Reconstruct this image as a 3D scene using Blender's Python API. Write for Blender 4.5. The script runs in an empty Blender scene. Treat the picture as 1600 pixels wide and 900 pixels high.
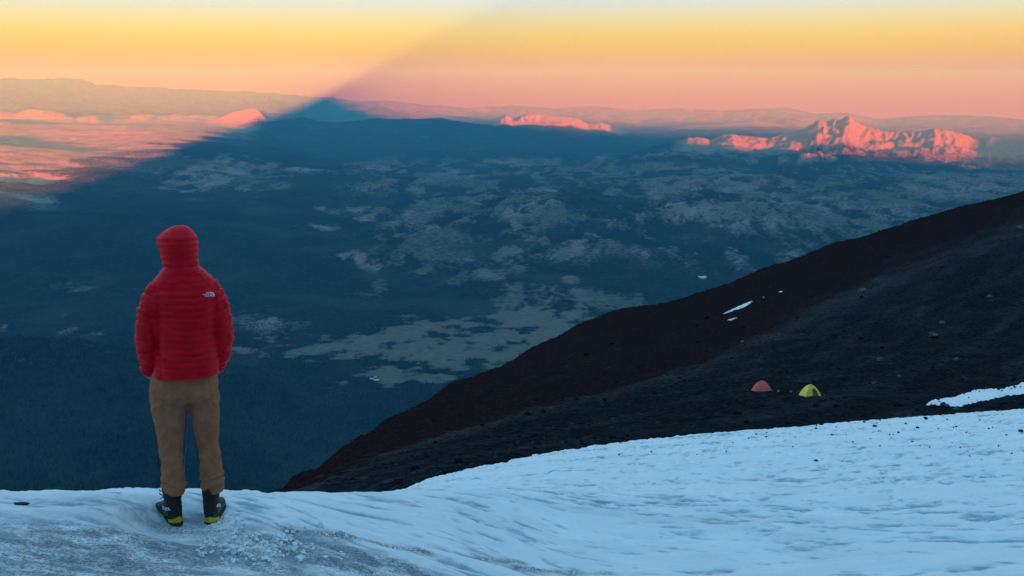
import bpy, bmesh, math, random
import numpy as np
from mathutils import Vector, Matrix

sc = bpy.context.scene
col = sc.collection
random.seed(7)
np.random.seed(7)
R = math.radians

# ------------------------------------------------------------------ camera
FPX = 1600.0                                  # focal length in photo pixels (36 mm on a 36 mm sensor)
PITCH = math.atan(310.0 / 1600.0)
cam_d = bpy.data.cameras.new("camera")
cam_d.lens = 36.0
cam_d.sensor_width = 36.0
cam_d.clip_start = 0.1
cam_d.clip_end = 400000.0
cam = bpy.data.objects.new("camera", cam_d)
cam.rotation_euler = (math.pi / 2 - PITCH, 0, 0)
col.objects.link(cam)
sc.camera = cam


def ray(px, py):
    """direction from the camera position through a point of the photograph, as (azimuth, tangent of elevation)"""
    a = (np.asarray(px, float) - 800) / FPX
    b = (450 - np.asarray(py, float)) / FPX
    c, s = math.cos(PITCH), math.sin(PITCH)
    dx, dy, dz = a, c + b * s, -s + b * c
    return np.arctan2(dx, dy), dz / np.hypot(dx, dy)


# ------------------------------------------------------------------ exposure, sun, sky
sc.view_settings.view_transform = 'Standard'
sc.view_settings.look = 'None'
sc.view_settings.gamma = 1.0
EXPO = 2.3
sc.view_settings.exposure = EXPO
K = 2.0 ** -EXPO
sc.cycles.use_denoising = True
sc.cycles.max_bounces = 6
sc.cycles.volume_bounces = 0
sc.cycles.sample_clamp_indirect = 4.0

saz, stan = ray(445, 183)                     # where the shadows of the sun point to
saz, stan = float(saz), float(stan)
SUN_EL = math.atan(-stan)
sdir = Vector((math.sin(saz), math.cos(saz), stan)).normalized()
sun_d = bpy.data.lights.new("sun", 'SUN')
sun_d.energy = 5.0
sun_d.angle = R(0.5)
sun_d.color = (1.0, 0.205, 0.015)
sun = bpy.data.objects.new("sun", sun_d)
sun.rotation_euler = sdir.to_track_quat('-Z', 'Y').to_euler()
sun.location = (0, -400, 600)
col.objects.link(sun)

world = bpy.data.worlds.new("World")
sc.world = world
world.use_nodes = True
wn = world.node_tree
wn.nodes.clear()
w_out = wn.nodes.new("ShaderNodeOutputWorld")
w_bg = wn.nodes.new("ShaderNodeBackground")
w_tc = wn.nodes.new("ShaderNodeTexCoord")
w_sep = wn.nodes.new("ShaderNodeSeparateXYZ")
w_map = wn.nodes.new("ShaderNodeMath")
w_map.operation = 'POWER'
w_map.use_clamp = True
w_map.inputs[1].default_value = 0.5
w_max = wn.nodes.new("ShaderNodeMath")
w_max.operation = 'MAXIMUM'
w_max.inputs[1].default_value = 0.0
w_ramp = wn.nodes.new("ShaderNodeValToRGB")
SKY = [  # elevation in degrees, colour of the dusk sky there
    (0.0, (0.300, 0.010, 0.000)),
    (0.5, (0.290, 0.010, 0.000)),
    (0.99, (0.290, 0.010, 0.000)),
    (1.14, (0.400, 0.095, 0.000)),
    (1.35, (0.490, 0.185, 0.000)),
    (1.7, (0.610, 0.300, 0.000)),
    (2.2, (0.730, 0.440, 0.010)),
    (3.0, (0.820, 0.620, 0.150)),
    (3.8, (0.790, 0.730, 0.430)),
    (4.7, (0.690, 0.800, 0.900)),
    (6.5, (0.560, 0.750, 0.880)),
    (9.0, (0.460, 0.720, 0.900)),
    (20., (0.300, 0.660, 0.980)),
    (90., (0.250, 0.600, 0.980)),
]
els = w_ramp.color_ramp.elements
while len(els) < len(SKY):
    els.new(0.5)
for e, (deg, c) in zip(els, SKY):
    e.position = math.sin(R(deg)) ** 0.5
    e.color = (*c, 1)
wn.links.new(w_tc.outputs['Generated'], w_sep.inputs[0])
wn.links.new(w_sep.outputs['Z'], w_max.inputs[0])
wn.links.new(w_max.outputs[0], w_map.inputs[0])
wn.links.new(w_map.outputs[0], w_ramp.inputs[0])
wn.links.new(w_ramp.outputs[0], w_bg.inputs[0])
w_bg.inputs[1].default_value = K
wn.links.new(w_bg.outputs[0], w_out.inputs[0])


# ------------------------------------------------------------------ helpers
def _hash(ix, iy, seed):
    h = (ix.astype(np.int64) * 374761393 + iy.astype(np.int64) * 668265263 + seed * 1442695041) & 0xFFFFFFFF
    h = ((h ^ (h >> 13)) * 1274126177) & 0xFFFFFFFF
    return (h ^ (h >> 16)) & 0xFFFFFFFF


def perlin(x, y, seed=0):
    x = np.asarray(x, float)
    y = np.asarray(y, float)
    xi, yi = np.floor(x), np.floor(y)
    fx, fy = x - xi, y - yi
    u = fx * fx * fx * (fx * (fx * 6 - 15) + 10)
    v = fy * fy * fy * (fy * (fy * 6 - 15) + 10)

    def g(ax, ay):
        a = _hash(xi + ax, yi + ay, seed) * (2 * math.pi / 4294967296.0)
        return np.cos(a) * (fx - ax) + np.sin(a) * (fy - ay)
    n = (g(0, 0) * (1 - u) + g(1, 0) * u) * (1 - v) + (g(0, 1) * (1 - u) + g(1, 1) * u) * v
    return n * 1.5


def fbm(x, y, octs=5, seed=0, gain=0.5, ridged=False):
    t = np.zeros(np.broadcast(np.asarray(x), np.asarray(y)).shape)
    a, f, tot = 1.0, 1.0, 0.0
    for o in range(octs):
        n = perlin(x * f + 17.3 * o, y * f - 9.1 * o, seed + o)
        if ridged:
            n = 1 - 2 * np.abs(n)
        t += a * n
        tot += a
        a *= gain
        f *= 2.03
    return t / tot


def sstep(a, b, x):
    t = np.clip((np.asarray(x, float) - a) / (b - a), 0, 1)
    return t * t * (3 - 2 * t)


def blur(a, n, axis):
    """repeated box filter with edge padding"""
    if n < 1:
        return a
    for _ in range(3):
        pad = [(0, 0)] * a.ndim
        pad[axis] = (n + 1, n)
        c = np.cumsum(np.pad(a, pad, mode='edge'), axis=axis)
        L = a.shape[axis]
        hi = np.take(c, np.arange(2 * n + 1, 2 * n + 1 + L), axis=axis)
        lo = np.take(c, np.arange(0, L), axis=axis)
        a = (hi - lo) / (2 * n + 1)
    return a


def tag(o, label=None, cat=None, group=None, kind=None):
    for k, v in (("label", label), ("category", cat), ("group", group), ("kind", kind)):
        if v:
            o[k] = v
    return o


def link(name, me, mat=None, parent=None, loc=None):
    o = bpy.data.objects.new(name, me)
    col.objects.link(o)
    if mat is not None:
        me.materials.append(mat)
    if parent is not None:
        o.parent = parent
    if loc is not None:
        o.location = loc
    return o


def empty(name, loc, rz=0.0):
    o = bpy.data.objects.new(name, None)
    o.empty_display_size = 0.2
    o.location = loc
    o.rotation_euler = (0, 0, rz)
    col.objects.link(o)
    return o


def np_mesh(name, verts, quads, smooth=True):
    me = bpy.data.meshes.new(name)
    verts = np.asarray(verts, np.float32)
    quads = np.asarray(quads, np.int32)
    n = quads.shape[1]
    me.vertices.add(len(verts))
    me.vertices.foreach_set("co", verts.ravel())
    me.loops.add(quads.size)
    me.loops.foreach_set("vertex_index", quads.ravel())
    me.polygons.add(len(quads))
    me.polygons.foreach_set("loop_start", np.arange(0, quads.size, n, dtype=np.int32))
    me.polygons.foreach_set("loop_total", np.full(len(quads), n, dtype=np.int32))
    me.polygons.foreach_set("use_smooth", np.full(len(quads), smooth, dtype=bool))
    me.update(calc_edges=True)
    return me


def grid_quads(na, nb, wrap=False):
    i = np.arange(na if wrap else na - 1)
    j = np.arange(nb - 1)
    ii, jj = np.meshgrid(i, j, indexing='ij')
    i2 = (ii + 1) % na
    return np.stack([ii * nb + jj, i2 * nb + jj, i2 * nb + jj + 1, ii * nb + jj + 1], -1).reshape(-1, 4)


def attr(me, name, values):
    a = me.attributes.new(name, 'FLOAT', 'POINT')
    a.data.foreach_set("value", np.asarray(values, np.float32).ravel())


class NT:
    """small wrapper for writing node materials"""

    def __init__(self, name):
        self.m = bpy.data.materials.new(name)
        self.m.use_nodes = True
        self.t = self.m.node_tree
        self.t.nodes.clear()
        self.out = self.n("ShaderNodeOutputMaterial")
        self.b = self.n("ShaderNodeBsdfPrincipled")
        self.l(self.b.outputs[0], self.out.inputs['Surface'])

    def n(self, typ, **kw):
        nd = self.t.nodes.new(typ)
        for k, v in kw.items():
            setattr(nd, k, v)
        return nd

    def l(self, a, b):
        self.t.links.new(a, b)

    def val(self, sock, v):
        if hasattr(v, 'is_output'):
            self.l(v, sock)
        else:
            sock.default_value = v

    def math(self, op, a, b=0.0, clamp=False):
        nd = self.n("ShaderNodeMath", operation=op, use_clamp=clamp)
        self.val(nd.inputs[0], a)
        self.val(nd.inputs[1], b)
        return nd.outputs[0]

    def pos(self, scale=(1, 1, 1)):
        g = self.n("ShaderNodeNewGeometry")
        m = self.n("ShaderNodeMapping")
        m.inputs['Scale'].default_value = scale
        self.l(g.outputs['Position'], m.inputs[0])
        return m.outputs[0]

    def obj(self, scale=(1, 1, 1)):
        g = self.n("ShaderNodeTexCoord")
        m = self.n("ShaderNodeMapping")
        m.inputs['Scale'].default_value = scale
        self.l(g.outputs['Object'], m.inputs[0])
        return m.outputs[0]

    def noise(self, vec, scale, detail=5, rough=0.55, dist=0.0):
        nd = self.n("ShaderNodeTexNoise")
        self.l(vec, nd.inputs['Vector'])
        nd.inputs['Scale'].default_value = scale
        nd.inputs['Detail'].default_value = detail
        nd.inputs['Roughness'].default_value = rough
        nd.inputs['Distortion'].default_value = dist
        return nd.outputs['Fac']

    def vor(self, vec, scale, feature='F1'):
        nd = self.n("ShaderNodeTexVoronoi", feature=feature)
        self.l(vec, nd.inputs['Vector'])
        nd.inputs['Scale'].default_value = scale
        return nd.outputs['Distance']

    def at(self, name):
        nd = self.n("ShaderNodeAttribute", attribute_name=name)
        return nd.outputs['Fac']

    def rng(self, v, a, b, c=0.0, d=1.0):
        nd = self.n("ShaderNodeMapRange", interpolation_type='SMOOTHSTEP')
        self.l(v, nd.inputs[0])
        for i, x in enumerate((a, b, c, d)):
            nd.inputs[1 + i].default_value = x
        return nd.outputs[0]

    def mix(self, f, a, b):
        nd = self.n("ShaderNodeMix", data_type='RGBA')
        self.val(nd.inputs[0], f)
        for s, v in ((nd.inputs[6], a), (nd.inputs[7], b)):
            if hasattr(v, 'is_output'):
                self.l(v, s)
            else:
                s.default_value = (*v, 1)
        return nd.outputs[2]

    def bump(self, h, strength=0.5, dist=0.01, normal=None):
        nd = self.n("ShaderNodeBump")
        self.l(h, nd.inputs['Height'])
        nd.inputs['Strength'].default_value = strength
        nd.inputs['Distance'].default_value = dist
        if normal is not None:
            self.l(normal, nd.inputs['Normal'])
        return nd.outputs[0]

    def fin(self, color=None, rough=0.8, normal=None, spec=0.3, **kw):
        if color is not None:
            self.val(self.b.inputs['Base Color'], color if hasattr(color, 'is_output') else (*color, 1))
        self.val(self.b.inputs['Roughness'], rough)
        self.b.inputs['Specular IOR Level'].default_value = spec
        if normal is not None:
            self.l(normal, self.b.inputs['Normal'])
        for k, v in kw.items():
            self.b.inputs[k].default_value = v
        return self.m


# ------------------------------------------------------------------ materials of the setting
def mat_terrain():
    t = NT("valley_ground")
    p = t.pos()
    bare, mead = t.at("bare"), t.at("meadow")
    n1 = t.noise(p, 1 / 900.0, 6, 0.6)
    n2 = t.noise(p, 1 / 60.0, 5, 0.65)
    n3 = t.noise(p, 1 / 18.0, 3, 0.6)
    forest = t.mix(t.rng(n2, 0.35, 0.65), (0.005, 0.014, 0.012), (0.018, 0.036, 0.026))
    forest = t.mix(t.rng(n1, 0.45, 0.7), forest, (0.032, 0.054, 0.040))
    rock = t.mix(t.rng(t.math('ADD', n2, t.math('MULTIPLY', t.math('SUBTRACT', bare, 0.6), 0.5)), 0.30, 0.72), (0.070, 0.071, 0.073), (0.225, 0.208, 0.215))
    teal = t.mix(t.rng(n2, 0.3, 0.7), (0.045, 0.070, 0.055), (0.13, 0.15, 0.105))
    rock = t.mix(t.rng(t.noise(p, 1 / 1700.0, 3, .5), 0.42, 0.56), teal, rock)
    rock = t.mix(t.at('lit_steppe'), rock, t.mix(t.rng(t.math('ADD', t.math('MULTIPLY', n2, .35), t.math('MULTIPLY', t.noise(t.pos((1.0, .5, 1.0)), 1 / 330.0, 5, .65), .65)), .36, .66), (0.165, 0.180, 0.125), (0.31, 0.320, 0.24)))  # pale dry grassland, its colour kept to the sunlit side
    bn = t.math('ADD', bare, t.math('MULTIPLY', t.math('SUBTRACT', n2, 0.5), 0.9))
    c = t.mix(t.rng(bn, 0.28, 0.66), forest, rock)
    grass = t.mix(t.rng(n2, 0.3, 0.7), (0.110, 0.108, 0.088), (0.170, 0.158, 0.128))
    n4 = t.noise(p, 1 / 130.0, 5, 0.65)
    mn = t.math('ADD', mead, t.math('MULTIPLY', t.math('SUBTRACT', n4, 0.5), 0.9))
    c = t.mix(t.rng(mn, 0.38, 0.62), c, grass)
    red = t.at("red")
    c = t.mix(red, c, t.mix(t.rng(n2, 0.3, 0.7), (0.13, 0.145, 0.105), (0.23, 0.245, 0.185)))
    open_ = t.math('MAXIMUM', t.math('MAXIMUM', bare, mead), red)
    h = t.math('ADD', t.math('MULTIPLY', n3, 18.0), t.math('MULTIPLY', n2, 30.0))
    amp = t.math('SUBTRACT', 1.0, t.math('MULTIPLY', t.rng(open_, 0.3, 0.7), 0.35))
    h = t.math('MULTIPLY', h, amp)
    t.b.inputs['Diffuse Roughness'].default_value = 1.0
    return t.fin(c, 0.95, t.bump(h, 1.0, 1.0), 0.0)


def mat_snow():
    t = NT("old_snow")
    p = t.pos()
    pe = t.pos((0.55, 1.0, 1.0))
    dirt = t.at("dirt")
    grit = t.at("grit")
    n1 = t.noise(pe, 9.0, 6, 0.65)
    n2 = t.noise(p, 60.0, 4, 0.7)
    n3 = t.noise(p, 1.3, 4, 0.6)
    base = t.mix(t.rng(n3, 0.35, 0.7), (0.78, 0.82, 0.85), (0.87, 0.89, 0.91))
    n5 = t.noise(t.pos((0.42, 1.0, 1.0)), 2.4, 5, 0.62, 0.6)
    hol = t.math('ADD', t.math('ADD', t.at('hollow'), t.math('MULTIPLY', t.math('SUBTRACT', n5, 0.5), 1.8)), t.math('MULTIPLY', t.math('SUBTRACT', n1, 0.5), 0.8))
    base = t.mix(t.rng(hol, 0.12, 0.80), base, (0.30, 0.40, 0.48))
    dm = t.math('MULTIPLY', dirt, t.rng(n1, 0.30, 0.62), True)
    c = t.mix(dm, base, (0.25, 0.29, 0.33))
    gm = t.math('MULTIPLY', t.rng(n2, 0.46, 0.60), t.rng(dirt, 0.3, 0.9))
    c = t.mix(t.math('MULTIPLY', gm, 0.75), c, (0.09, 0.09, 0.10))
    g2 = t.math('MULTIPLY', grit, t.rng(n2, 0.38, 0.52), True)
    c = t.mix(g2, c, (0.035, 0.033, 0.035))
    h = t.math('ADD', t.math('MULTIPLY', n1, 0.035), t.math('MULTIPLY', n2, 0.010))
    rough = t.rng(n1, 0.3, 0.7, 0.55, 0.85)
    return t.fin(c, rough, t.bump(h, 0.9, 1.0), 0.25)


def mat_lava():
    t = NT("lava_scree")
    p = t.pos()
    red = t.at("red")
    n1 = t.noise(p, 0.18, 6, 0.65)
    n2 = t.noise(p, 1.5, 6, 0.7)
    v = t.vor(p, 1.1)
    grey = t.mix(t.rng(n2, 0.3, 0.72), (0.0050, 0.0066, 0.0088), (0.026, 0.030, 0.036))
    grey = t.mix(t.rng(n1, 0.50, 0.75), grey, (0.032, 0.036, 0.041))
    brown = t.mix(t.rng(n2, 0.3, 0.75), (0.013, 0.0075, 0.0090), (0.038, 0.0215, 0.0230))
    brown = t.mix(t.rng(n1, 0.55, 0.8), brown, (0.060, 0.026, 0.0245))
    grey = t.mix(t.math('MULTIPLY', t.at('rib'), t.rng(n2, .3, .7)), grey, (0.085, 0.091, 0.098))
    c = t.mix(t.math('ADD', red, t.math('MULTIPLY', t.math('SUBTRACT', n1, 0.5), 1.6), True), grey, brown)
    h = t.math('ADD', t.math('MULTIPLY', n2, 0.5), t.math('MULTIPLY', v, 0.35))
    return t.fin(c, 0.95, t.bump(h, 1.0, 1.0), 0.0)


def mat_rock(name="dark_stone", a=(0.015, 0.014, 0.016), b=(0.06, 0.055, 0.055), s=9.0):
    t = NT(name)
    p = t.pos()
    n = t.noise(p, s, 6, 0.7)
    return t.fin(t.mix(t.rng(n, 0.3, 0.7), a, b), 0.9, t.bump(n, 0.7, 0.5 / s), 0.2)


M_TERR, M_SNOW, M_LAVA, M_STONE = mat_terrain(), mat_snow(), mat_lava(), mat_rock()
M_BOULDER = mat_rock("weathered_lava", (0.035, 0.035, 0.037), (0.12, 0.118, 0.115), 2.0)


# ------------------------------------------------------------------ the far country: one polar sheet of ground
def ctrl(pts, dist):
    """crest given by points of the photo and distances -> azimuth, height, distance arrays"""
    pts = np.array(pts, float)
    az, tn = ray(pts[:, 0], pts[:, 1])
    d = np.full(len(pts), dist, float) if np.isscalar(dist) else np.asarray(dist, float)
    return az, tn * d, d


def pt_at(px, py, dist):
    az, tn = ray(px, py)
    return float(np.sin(az) * dist), float(np.cos(az) * dist), float(tn * dist)


RIDGES = [
    # crest points, distance, front width, back width, roughness, end fade (in degrees), red rock, bare
    dict(n='far_left', p=[(-900, 150), (-300, 128), (-100, 130), (0, 123), (60, 124), (100, 121), (130, 123), (150, 132), (215, 136),
                          (300, 140), (400, 144), (440, 147), (505, 152), (560, 158), (600, 157), (660, 164), (730, 169),
                          (800, 165), (870, 170), (930, 166), (1000, 173), (1060, 169), (1130, 173), (1230, 168), (1275, 178),
                          (1320, 176), (1370, 187), (1440, 181), (1500, 180), (1560, 183), (1600, 188), (1900, 186), (2500, 180)],
         d=74000, wf=9000, wb=6000, r=0.26, red=0.0, bare=0.3, pw=1.0),
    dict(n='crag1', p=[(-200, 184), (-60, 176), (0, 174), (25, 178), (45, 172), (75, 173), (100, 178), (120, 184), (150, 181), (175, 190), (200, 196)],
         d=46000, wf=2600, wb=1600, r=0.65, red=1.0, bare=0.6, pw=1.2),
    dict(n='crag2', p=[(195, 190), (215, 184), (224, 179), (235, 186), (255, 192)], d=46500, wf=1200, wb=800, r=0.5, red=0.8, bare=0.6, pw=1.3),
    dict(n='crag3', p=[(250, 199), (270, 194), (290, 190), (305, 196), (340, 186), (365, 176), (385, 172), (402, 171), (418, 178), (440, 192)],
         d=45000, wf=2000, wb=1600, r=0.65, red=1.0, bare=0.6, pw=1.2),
    dict(n='plateau_left', p=[(-400, 190), (-60, 186), (0, 190), (50, 194), (120, 195), (220, 196), (300, 200), (350, 203), (420, 212)],
         d=36000, wf=7000, wb=2500, r=0.05, red=0.0, bare=0.75, pw=0.9),
    dict(n='step_left', p=[(-400, 215), (-60, 220), (0, 226), (60, 231), (120, 235), (190, 240), (240, 252), (300, 265)],
         d=25000, wf=5600, wb=2000, r=0.05, red=0.0, bare=0.75, pw=0.9),
    dict(n='low_left', p=[(-400, 285), (-60, 292), (0, 300), (40, 306), (70, 316), (110, 330)],
         d=17500, wf=2600, wb=900, r=0.05, red=0.0, bare=0.7, pw=1.0),
    dict(n='shadow_plateau', p=[(380, 200), (420, 191), (450, 186), (475, 183), (490, 188), (520, 192), (560, 189), (590, 185), (620, 187), (690, 185), (730, 192),
                                (780, 197), (860, 205), (950, 213), (1060, 228), (1160, 238)],
         d=41000, wf=6500, wb=2500, r=0.12, red=0.0, bare=0.15, pw=1.1),
    dict(n='lit_massif', p=[(740, 200), (770, 195), (782, 184), (791, 180), (800, 186), (815, 182), (835, 179), (850, 181), (870, 183), (890, 184), (905, 188),
                            (920, 194), (940, 193), (960, 200), (1000, 206)],
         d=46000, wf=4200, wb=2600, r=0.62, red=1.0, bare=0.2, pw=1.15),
    dict(n='ridge_behind', p=[(960, 207), (1010, 199), (1060, 197), (1120, 194), (1180, 190), (1215, 194), (1250, 203)],
         d=60000, wf=4500, wb=3000, r=0.2, red=0.5, bare=0.6, pw=1.0),
    dict(n='right_massif', p=[(960, 244), (1010, 232), (1055, 222), (1075, 217), (1092, 216), (1110, 220), (1128, 212), (1145, 211), (1170, 215), (1200, 216),
                              (1235, 207), (1255, 204), (1278, 190), (1292, 192), (1303, 188), (1312, 189), (1320, 184), (1329, 184), (1336, 191), (1352, 200),
                              (1375, 205), (1400, 208), (1440, 206), (1460, 203), (1480, 205), (1510, 213), (1530, 220), (1548, 215), (1570, 219), (1600, 222), (1750, 226), (2000, 240)],
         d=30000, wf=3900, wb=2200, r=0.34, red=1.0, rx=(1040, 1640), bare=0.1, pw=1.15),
    dict(n='dark_ridge', p=[(-500, 345), (-100, 342), (0, 339), (60, 335), (150, 337), (300, 343), (400, 350), (450, 357), (480, 352), (530, 362), (600, 381),
                            (680, 393), (760, 408), (850, 432), (930, 455)],
         d=13800, wf=3300, wb=1500, r=0.12, red=0.0, bare=0.0, pw=1.25),
    dict(n='near_ridge', p=[(-500, 520), (-100, 530), (0, 527), (60, 526), (130, 532), (230, 548), (330, 565), (400, 575), (450, 596), (520, 640)],
         d=6500, wf=1500, wb=500, r=0.10, red=0.0, bare=0.0, pw=1.1),
    # the hills of the valley
    dict(n='h1', p=[(540, 372), (600, 352), (660, 338), (720, 330), (790, 345), (830, 352)], d=15800, wf=1500, wb=800, r=0.3, red=0, bare=0.45, pw=1.1, val=1),
    dict(n='h2', p=[(750, 366), (805, 335), (840, 322), (865, 314), (885, 322), (920, 345), (960, 358), (990, 380)], d=14500, wf=1400, wb=650, r=0.45, red=0, bare=0.85, pw=1.1, val=1),
    dict(n='h3', p=[(860, 335), (930, 305), (965, 296), (1010, 310), (1060, 326)], d=18500, wf=1600, wb=800, r=0.3, red=0, bare=0.55, pw=1.1, val=1),
    dict(n='h4', p=[(1000, 358), (1050, 330), (1085, 318), (1115, 312), (1150, 322), (1190, 345), (1230, 365)], d=15000, wf=1500, wb=650, r=0.5, red=0, bare=0.9, pw=1.1, val=1),
    dict(n='h5', p=[(1120, 304), (1200, 288), (1260, 300), (1320, 320)], d=20000, wf=1700, wb=900, r=0.3, red=0, bare=0.5, pw=1.1, val=1),
    dict(n='h6', p=[(1220, 350), (1270, 322), (1300, 315), (1340, 330), (1390, 352)], d=16500, wf=1500, wb=700, r=0.45, red=0, bare=0.8, pw=1.1, val=1),
    dict(n='h7', p=[(1330, 325), (1420, 297), (1470, 300), (1540, 315), (1620, 332)], d=19000, wf=1700, wb=900, r=0.3, red=0, bare=0.7, pw=1.1, val=1),
    dict(n='h8', p=[(500, 330), (600, 305), (660, 298), (720, 300), (800, 288), (870, 272), (930, 285)], d=22000, wf=2000, wb=1000, r=0.25, red=0, bare=0.35, pw=1.1, val=1),
    dict(n='h9', p=[(620, 460), (700, 428), (760, 414), (830, 404), (900, 384), (960, 372), (1040, 392), (1110, 424)], d=11900, wf=1200, wb=650, r=0.3, red=0, bare=0.35, pw=1.1, val=1),
    dict(n='h10', p=[(725, 476), (760, 456), (790, 450), (830, 447), (850, 452), (865, 446), (900, 456), (925, 450), (960, 454), (1010, 470)], d=9900, wf=420, wb=500, r=0.5, red=0, bare=0.95, pw=1.3, val=1),
    dict(n='h11', p=[(510, 445), (565, 416), (600, 411), (640, 440)], d=11600, wf=900, wb=500, r=0.4, red=0, bare=0.6, pw=1.1, val=1),
    dict(n='h12', p=[(240, 268), (310, 247), (350, 240), (400, 250), (450, 266)], d=25500, wf=2600, wb=900, r=0.35, red=0, bare=0.7, pw=1.1, val=1),
    dict(n='h13', p=[(420, 270), (500, 250), (560, 245), (640, 254), (720, 250), (800, 258), (880, 272)], d=30000, wf=2600, wb=1200, r=0.2, red=0, bare=0.25, pw=1.1, val=1),
    dict(n='h14', p=[(860, 272), (960, 244), (1040, 236), (1130, 246), (1230, 262), (1330, 270)], d=26500, wf=2400, wb=1100, r=0.2, red=0, bare=0.25, pw=1.1, val=1),
    dict(n='h15', p=[(440, 320), (490, 300), (540, 296), (600, 312)], d=20500, wf=1500, wb=800, r=0.3, red=0, bare=0.4, pw=1.1, val=1),
]
BUMPS = [  # px, py of the top, distance, radius, bareness
    (870, 317, 15200, 1500, 0.75), (805, 352, 13500, 900, 0.45), (1110, 316, 15600, 1500, 0.8), (1180, 330, 14200, 900, 0.5), (700, 332, 16500, 1700, 0.2),
    (960, 298, 19500, 2200, 0.4), (1300, 318, 16500, 1500, 0.75), (1210, 287, 20500, 2300, 0.4), (1430, 300, 18500, 1900, 0.6),
    (1050, 300, 19000, 1300, 0.5), (620, 296, 21000, 2200, 0.35), (480, 290, 20000, 1900, 0.3), (345, 246, 24500, 2100, 0.75), (1540, 285, 20500, 2100, 0.4),
    (820, 272, 24000, 1800, 0.3), (1360, 268, 25000, 2000, 0.25), (860, 448, 10000, 650, 0.85), (940, 456, 9900, 520, 0.8), (800, 452, 9900, 420, 0.8),
    (590, 428, 11500, 700, 0.6), (740, 425, 11200, 700, 0.2), (1010, 400, 11800, 1000, 0.3), (920, 380, 12600, 800, 0.45), (560, 405, 11900, 600, 0.55),
    (1040, 365, 13500, 900, 0.3), (1120, 390, 12200, 800, 0.2), (1240, 360, 14000, 900, 0.3), (1500, 330, 16000, 1500, 0.3),
]
BARE_SPOTS = [  # open patches: px, py, half width and half height in photo pixels (their place and size on the land)
    (345, 270, 60, 22), (440, 290, 25, 5), (550, 328, 35, 7), (580, 315, 30, 5), (500, 355, 22, 4), (600, 345, 25, 6), (650, 300, 10, 8), (460, 270, 40, 4),
    (740, 375, 25, 9), (700, 370, 22, 8), (800, 345, 18, 9), (850, 350, 35, 22), (900, 345, 25, 16), (905, 380, 30, 6), (790, 395, 26, 8), (870, 400, 35, 7),
    (930, 372, 12, 6), (1000, 400, 12, 4), (1110, 330, 35, 20), (1150, 350, 26, 12), (1080, 330, 22, 8), (1180, 345, 20, 10), (1090, 370, 22, 10), (1040, 308, 30, 6),
    (1220, 318, 35, 8), (1300, 340, 28, 12), (1200, 322, 40, 6), (1320, 300, 16, 12), (1400, 315, 50, 14), (1460, 300, 40, 10), (1350, 350, 30, 6), (1440, 283, 14, 4),
    (1260, 385, 25, 6), (1220, 395, 20, 5), (590, 415, 18, 8), (560, 410, 10, 6), (540, 400, 25, 5), (590, 445, 10, 6), (570, 462, 20, 4), (595, 462, 12, 7), (465, 462, 12, 4),
    (800, 468, 34, 20), (850, 466, 14, 19), (915, 467, 32, 12), (970, 470, 22, 11), (893, 437, 10, 4), (720, 440, 22, 9), (760, 432, 40, 8), (800, 425, 25, 6), (660, 428, 14, 3),
    (110, 490, 14, 4), (100, 522, 12, 2), (150, 524, 12, 3), (130, 452, 16, 2), (5, 512, 6, 6), (400, 510, 45, 14), (620, 350, 20, 4),
    (700, 270, 25, 3), (940, 245, 20, 3), (780, 255, 20, 2), (860, 300, 22, 10), (1280, 252, 25, 3), (690, 315, 12, 6), (1160, 300, 20, 7),
]
MEADOW = [(730, 532, 140, 26), (640, 520, 90, 15), (560, 545, 120, 14), (820, 505, 110, 14), (700, 555, 80, 16), (860, 498, 60, 10),
          (470, 548, 90, 8), (580, 533, 60, 10), (690, 575, 60, 9), (640, 590, 70, 7), (870, 520, 50, 20), (600, 592, 40, 5), (780, 560, 60, 14)]


def base_height(az, rho):
    x, y = np.sin(az) * rho, np.cos(az) * rho
    lr = np.log(rho)
    z = np.interp(lr, np.log([2500, 3500, 4600, 5600, 7000, 9300, 12000, 20000, 33000, 46000, 60000, 90000, 110000]),
                  [-1900, -1900, -1930, -1965, -2000, -2000, -2000, -2020, -2040, -2080, -2350, -3300, -3700])
    wl = 1 - sstep(R(-18), R(-9), az)          # the open country on the left climbs slowly away from us
    z = z + wl * np.interp(rho, [13000, 17500, 21000, 25000, 29000, 36000, 46000, 60000, 74000], [0, 190, 350, 560, 620, 800, 820, 720, 600])
    amp = np.interp(lr, np.log([3000, 5000, 6600, 9200, 11000, 15000, 24000, 34000, 50000, 80000]), [30, 45, 6, 10, 150, 270, 300, 230, 220, 200])
    amp = amp * (1 - 0.93 * wl * sstep(14000, 20000, rho))
    n = fbm(x / 3600, y / 3600, 6, 3, 0.5, True)
    n2 = fbm(x / 7000 + 5, y / 7000, 3, 21)
    z = z + amp * (0.75 * n + 0.5 * n2)
    return z


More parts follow.
